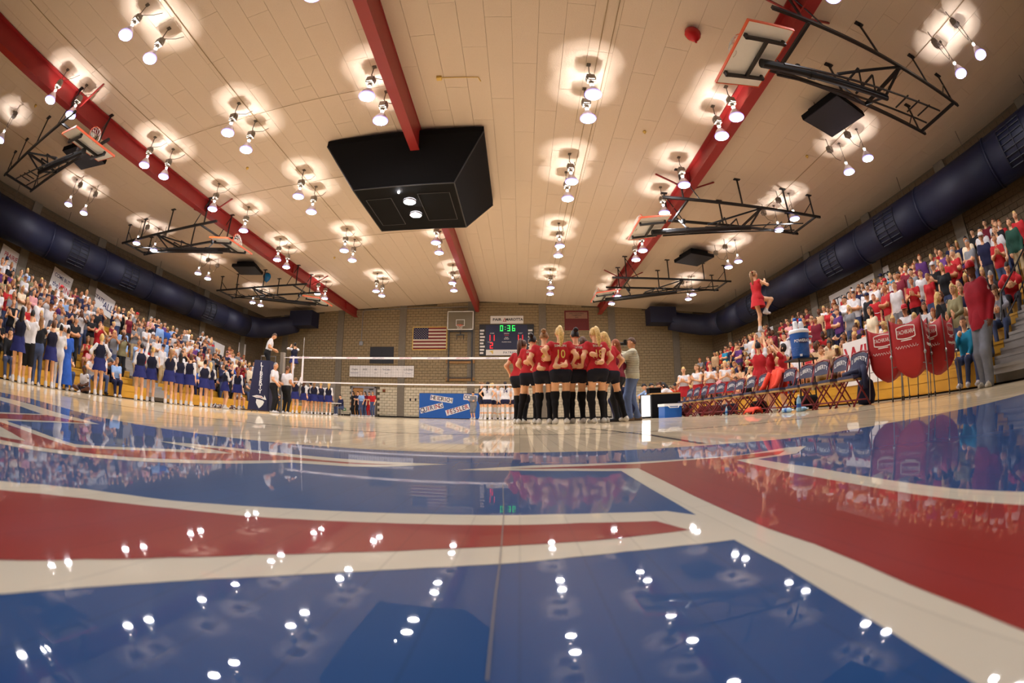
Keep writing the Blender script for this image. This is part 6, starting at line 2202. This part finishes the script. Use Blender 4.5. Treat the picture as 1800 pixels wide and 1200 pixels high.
# people seated at the scorers table
for i, (px, D, top, hc, hs) in enumerate(((1150, 15.6, 'lblue', 'dark', 'short'), (1163, 15.5, 'white', 'dark', 'short'), (1176, 15.4, 'white', 'brown', 'pony'), (1186, 15.2, 'white', 'dark', 'long'), (1191, 16.2, 'orange', 'dark', 'short'))):
    p = spot(px, D)
    person('person in %s leaning at the scorers table, %s from left' % (dict(lblue='pale blue', white='white', orange='orange')[top], ORD[i]), p, [100, 100, 95, 60, 150][i], 'sit_lean', dict(sleeve=1.0, pants=1.95), hs, hc, 1.72, .03, False, 'scorers', top=top, bot='jeans', leg='jeans')
    c = thing('stool', 'folding stool behind the scorers table, %s from left' % ORD[i], 'stool', p, group='scorers stools')
    MB().lathe([(.17, .39), (.17, .415)], 14, cap0=True, cap1=True).build('seat', M['navy'], c)
    for a in range(3):
        MB().tube([(.12 * math.cos(a * 2.1), .12 * math.sin(a * 2.1), .39), (.17 * math.cos(a * 2.1), .17 * math.sin(a * 2.1), 0)], .014, 6).build('leg', M['grey_metal'], c)
# front of the right bleachers, near the ball carts
person('person in black jacket standing behind the ball carts', Vector((8.5, 5.35, SEAT0 - .15)), -150, 'clap', dict(fem=True, sleeve=1.9, pants=1.95, top_hem=-.05), 'long', 'blonde', 1.7, .02, True, top='black', bot='black', leg='black')
person('person in olive sweater standing right of the one in black', Vector((8.4, 4.75, SEAT0 - .15)), 85, dict(base='clap', hr=(.1, .32, 1.08), hl=(-.1, .32, 1.08)), dict(fem=True, sleeve=1.9, pants=1.95, top_hem=-.05), 'pony', 'blonde', 1.72, .02, True, top='olive', bot='jeans', leg='jeans')
person('person in teal shirt sitting on the lowest right bleacher', Vector((7.78, 4.25, .05)), 100, dict(base='sit', hr=(.05, .3, 1.0), er=(.5, .2, -.9)), dict(sleeve=1.9, pants=1.95), 'short', 'brown', 1.6, .02, True, top='teal', bot='jeans', leg='jeans')
person('person in jeans sitting next to the one in teal', Vector((7.8, 3.78, .05)), 100, 'sit', dict(sleeve=.5, pants=1.95), 'short', 'dark', 1.68, .02, False, top='dgrey', bot='jeans', leg='jeans')
person('person in grey hooded jacket sitting on the third right bleacher row', Vector((9.04, 3.78, .59)), 100, 'sit_lean', dict(fem=True, sleeve=1.9, pants=1.95, top_hem=-.05), 'bob', 'brown', 1.7, .02, True, top=(150, 150, 160), bot='jeans', leg='jeans')
person('person in red hockey shirt leaning on the aisle railing', Vector((10.28, 3.85, 1.13)), 110, 'sit_lean', dict(sleeve=1.2, pants=1.9, top_hem=-.05, puff=.03), 'short', 'dark', 1.75, .02, True, top='red', bot='dgrey', leg='dgrey')
STD = dict(sleeve=.55, pants=1.9, top_hem=-.05)
for lab, row, y, top, bot, hc, ps in (('person in white T-shirt standing high on the right bleachers', 6, 4.5, 'white', 'khaki', 'lbrown', 'pockets'), ('person in dark green track jacket standing high on the right bleachers', 6, 3.9, 'green', 'khaki', 'brown', 'pockets'),
                                      ('person in bright red T-shirt at the top right of the crowd', 7, 3.8, 'red', 'black', 'blonde', 'stand'), ('person in white T-shirt standing mid crowd on the right', 4, 8.2, 'white', 'grey', 'lbrown', 'stand'),
                                      ('person in white T-shirt and white shorts among the far right crowd', 2, 14.1, 'white', 'white', 'lbrown', 'stand'), ('person in white jacket and black trousers by the far right aisle', 2, 13.0, 'white', 'black', 'dark', 'pockets')):
    x = row_x('right', row) + .42
    person(lab, Vector((x, y, SEAT0 + RISE * row - .15)), 100, ps, dict(STD, sleeve=1.9 if 'jacket' in lab else .55), 'buzz' if 'white shorts' in lab else 'short', hc, 1.78, .022, True, top=top, bot=bot, leg=bot)

# ------------------------------------------------------------------ the crowd
CR_O = [dict(sleeve=.55, pants=1.95, top_hem=-.05), dict(sleeve=1.9, pants=1.95, top_hem=-.05, puff=.02), dict(fem=True, sleeve=.4, pants=1.95, top_hem=-.03), dict(fem=True, sleeve=0., pants=.4, top_hem=-.02)]
KINDS = []
for pose in ('stand', 'clap', 'clap_high', 'cross', 'arms_up', 'hand_mouth'):
    for o in (0, 1, 2):
        if pose in ('arms_up', 'hand_mouth') and o:
            continue
        KINDS.append((pose, o))
for pose in ('sit', 'sit_clap', 'sit_lean'):
    for o in (0, 1, 2) if pose != 'sit_lean' else (0, 2):
        KINDS.append((pose, o))
KINDS += [('clap', 3), ('sit_clap', 3)]
PROTO = {}
for kd in KINDS:
    me, HM_, J = figure_mesh(kd[0], CR_O[kd[1]], .034, False)
    PROTO[kd] = (me, HM_)
POSE_WORD = {'stand': 'standing', 'clap': 'standing clapping', 'clap_high': 'standing, hands clapped high,', 'cross': 'arms-crossed standing', 'arms_up': 'arms-raised', 'hand_mouth': 'shouting', 'sit': 'seated', 'sit_clap': 'seated clapping', 'sit_lean': 'seated leaning'}
cr = random.Random(21)
PAL = {'left': ['white'] * 9 + ['navy'] * 5 + ['black'] * 5 + ['grey'] * 3 + ['blue', 'red', 'maroon', 'maroon', 'red', 'lblue', 'olive', 'purple', 'pink', 'dgrey', 'cream', 'cream'],
       'right': ['red'] * 11 + ['maroon'] * 5 + ['white'] * 8 + ['black'] * 4 + ['navy'] * 3 + ['grey'] * 3 + ['cream', 'pink', 'teal', 'dgrey', 'purple', 'orange', 'tan', 'tan']}
CW = dict(navy='navy', black='black', red='red', white='white', maroon='maroon', grey='grey', teal='teal', blue='blue', olive='olive', orange='orange', pink='pink', purple='purple', lblue='pale blue', dgrey='charcoal', cream='cream', tan='tan')
TAKEN = [(8.5, 5.35), (8.4, 4.75), (7.75, 4.2), (7.8, 3.85), (9.15, 3.72), (10.4, 3.8), (-13.0, 9.4), (-13, 7.1), (-13, 8.2), (-13, 4.6)] + [(row_x('right', r) + .42, y) for r, y in ((6, 4.5), (6, 3.9), (7, 3.8), (4, 8.2), (2, 14.1), (2, 13.0))]
slots = []
for side, d in BL.items():
    sg = d['sg']
    for i in range(ROWS if side == 'right' else 9):
        y = 2.2 + cr.random() * .4 if side == 'left' else 3.75 + cr.random() * .3
        n = 0
        while True:
            y += .5 + cr.random() * .22
            lim = (23.3 - .25 * i) if side == 'left' else 24.2
            if y > lim:
                break
            if any(a - .2 < y < b_ + .2 for a, b_ in d['aisles']):
                continue
            dens = 1.0 if y < 17 else .8
            if i >= 8:
                dens *= .7 if side == 'right' else .5
            if i == 0:
                dens = .3 if side == 'left' else (0 if y < 12 else .4)
            if cr.random() > dens:
                continue
            n += 1
            if side == 'right':
                sit = cr.random() < (.97 if i < 4 else .55 if i < 6 else .25 if i < 9 else .1)
            else:
                sit = cr.random() < (.35 if i < 2 else .14)
            x_seat, x_stand = row_x(side, i) + sg * .2, row_x(side, i) + sg * .42
            x = x_seat if sit else x_stand
            if any(abs(x - a) < .5 and abs(y - b_) < .42 for a, b_ in TAKEN):
                continue
            slots.append((math.hypot(x, y), side, i, n, x, y, sit))
slots.sort()
singles = {'left': 0, 'right': 0}
far = []
for (D, side, i, n, x, y, sit) in slots:
    sg = BL[side]['sg']
    if sit:
        kd = cr.choice([('sit', 0), ('sit', 1), ('sit', 2), ('sit_clap', 0), ('sit_clap', 2), ('sit_clap', 2), ('sit_lean', 0), ('sit_lean', 2), ('sit_clap', 3)])
        if side == 'right' and i < 3:
            kd = cr.choice([('sit_clap', 2), ('sit_clap', 3), ('sit_clap', 3), ('sit_clap', 0), ('sit', 2)])
        z = SEAT0 + RISE * i - .40
    else:
        kd = cr.choice([('stand', 0), ('stand', 1), ('stand', 2), ('clap', 0), ('clap', 1), ('clap', 2), ('clap', 2), ('clap_high', 0), ('clap_high', 2), ('cross', 0), ('cross', 1), ('cross', 2), ('hand_mouth', 0), ('clap', 3)]
                       if side == 'left' else [('stand', 0), ('stand', 1), ('stand', 2), ('clap', 0), ('clap', 2), ('cross', 0), ('cross', 1), ('cross', 2), ('hand_mouth', 0)])
        z = SEAT0 + RISE * i - .15
    fem = kd[1] >= 2
    top = cr.choice(PAL[side])
    if side == 'right' and i < 3 and cr.random() < .5:
        top = cr.choice(['cream', 'tan', 'white', 'pink'])
    hair = cr.choice(['long', 'pony', 'bob', 'bun', 'long']) if fem else cr.choice(['short', 'short', 'short', 'buzz'])
    hc = cr.choice(['brown', 'brown', 'dark', 'lbrown', 'blonde', 'auburn'] + (['blonde', 'blonde'] if fem else ['dark', 'grey']))
    skin = cr.choice(['fair', 'fair', 'fair', 'mid', 'mid', 'tan', 'dark' if cr.random() < .3 else 'fair'])
    bot = cr.choice(['jeans', 'jeans', 'black', 'dgrey', 'khaki', 'navy'])
    H = cr.uniform(1.6, 1.74) if fem else cr.uniform(1.68, 1.86)
    face = (90 if sg > 0 else -90) + cr.uniform(-22, 22) + (14 if sg > 0 else -14)
    me, HM_ = PROTO[kd]
    s = H / PHI
    if singles[side] < 150:
        singles[side] += 1
        hw = dict(blonde='blonde', brown='brown', dark='dark', lbrown='light brown', auburn='auburn', grey='grey')[hc]
        if kd[0] == 'clap_high':
            pw = 'high-clapping'
        else:
            pw = POSE_WORD[kd[0]]
        lab = '%s spectator, %s top and %s trousers, %s %s row, %s from near end' % (pw, CW[top], CW.get(bot, bot), side, ORD[i], ORD[n - 1])
        t = tag(link('person', None, None, (x, y, z), math.radians(face)), lab, 'person', 'spectators on the %s bleachers' % side)
        t.scale = (s, s, s)
        bo = link('body', me, t)
        paint_person(bo, skin=skin, top=top, bot=bot, leg=bot, shoe=cr.choice(['white', 'black', 'grey']))
        cap = (not fem) and cr.random() < .13
        if cap:
            ho = link('cap', CAP_ME, t)
            ho.matrix_basis = HM_ @ Matrix.Scale(1.08, 4)
            ho['hair'] = list(lin(C_[cr.choice(['white', 'red', 'navy', 'white'])]))
        else:
            ho = link('hair', HAIR_LO_ME[hair], t)
            ho.matrix_basis = HM_
            ho['hair'] = list(lin(H_[hc]))
    else:
        far.append((kd, hair, x, y, z, math.radians(face), s, skin, top, bot, hc))

# the rest of the crowd, too far to tell one by one: one joined mesh with its own colours per face
LOW = {}
VV, FF, CC = [], [], []
nv = 0
for (kd, hair, x, y, z, fa, s, skin, top, bot, hc) in far:
    if kd not in LOW:
        o = dict(CR_O[kd[1]], nofinger=True)
        V, F_, R_, HM_, J = figure(kd[0], o, .055, False, .06)
        LOW[kd] = (np.array([tuple(v) for v in V]), F_, R_, HM_)
    V, F_, R_, HM_ = LOW[kd]
    g = HAIR_LO[hair]
    HV = np.array([tuple(HM_ @ Vector(v)) for v in g.v])
    A = np.concatenate([V, HV]) * s
    c, sn = math.cos(fa), math.sin(fa)
    A = np.stack([A[:, 0] * c - A[:, 1] * sn + x, A[:, 0] * sn + A[:, 1] * c + y, A[:, 2] + z], 1)
    col = [lin(S_[skin]), lin(C_[top]), lin(C_[top]), lin(C_[bot]), lin(C_[bot]), lin(C_['dgrey']), lin((40, 30, 26)), lin((150, 74, 66))]
    hcol = lin(H_[hc])
    VV.append(A)
    FF += [tuple(i + nv for i in f) for f in F_]
    CC += [col[r] for r in R_]
    FF += [tuple(i + nv + len(V) for i in f) for f in g.f]
    CC += [hcol] * len(g.f)
    nv += len(A)
me = bpy.data.meshes.new('distant_crowd')
me.from_pydata(np.concatenate(VV).tolist(), [], FF)
at = me.attributes.new('Col', 'FLOAT_COLOR', 'FACE')
at.data.foreach_set('color', np.array([(*c, 1) for c in CC], np.float32).ravel())
me.materials.append(M['crowd'])
me.polygons.foreach_set('use_smooth', [True] * len(FF))
o = tag(link('distant_crowd', me), 'distant mass of spectators filling the far ends of both bleachers', 'crowd', kind='stuff')
print('slots', len(slots), 'far', len(far), 'tris', sum(len(f) - 2 for f in FF))
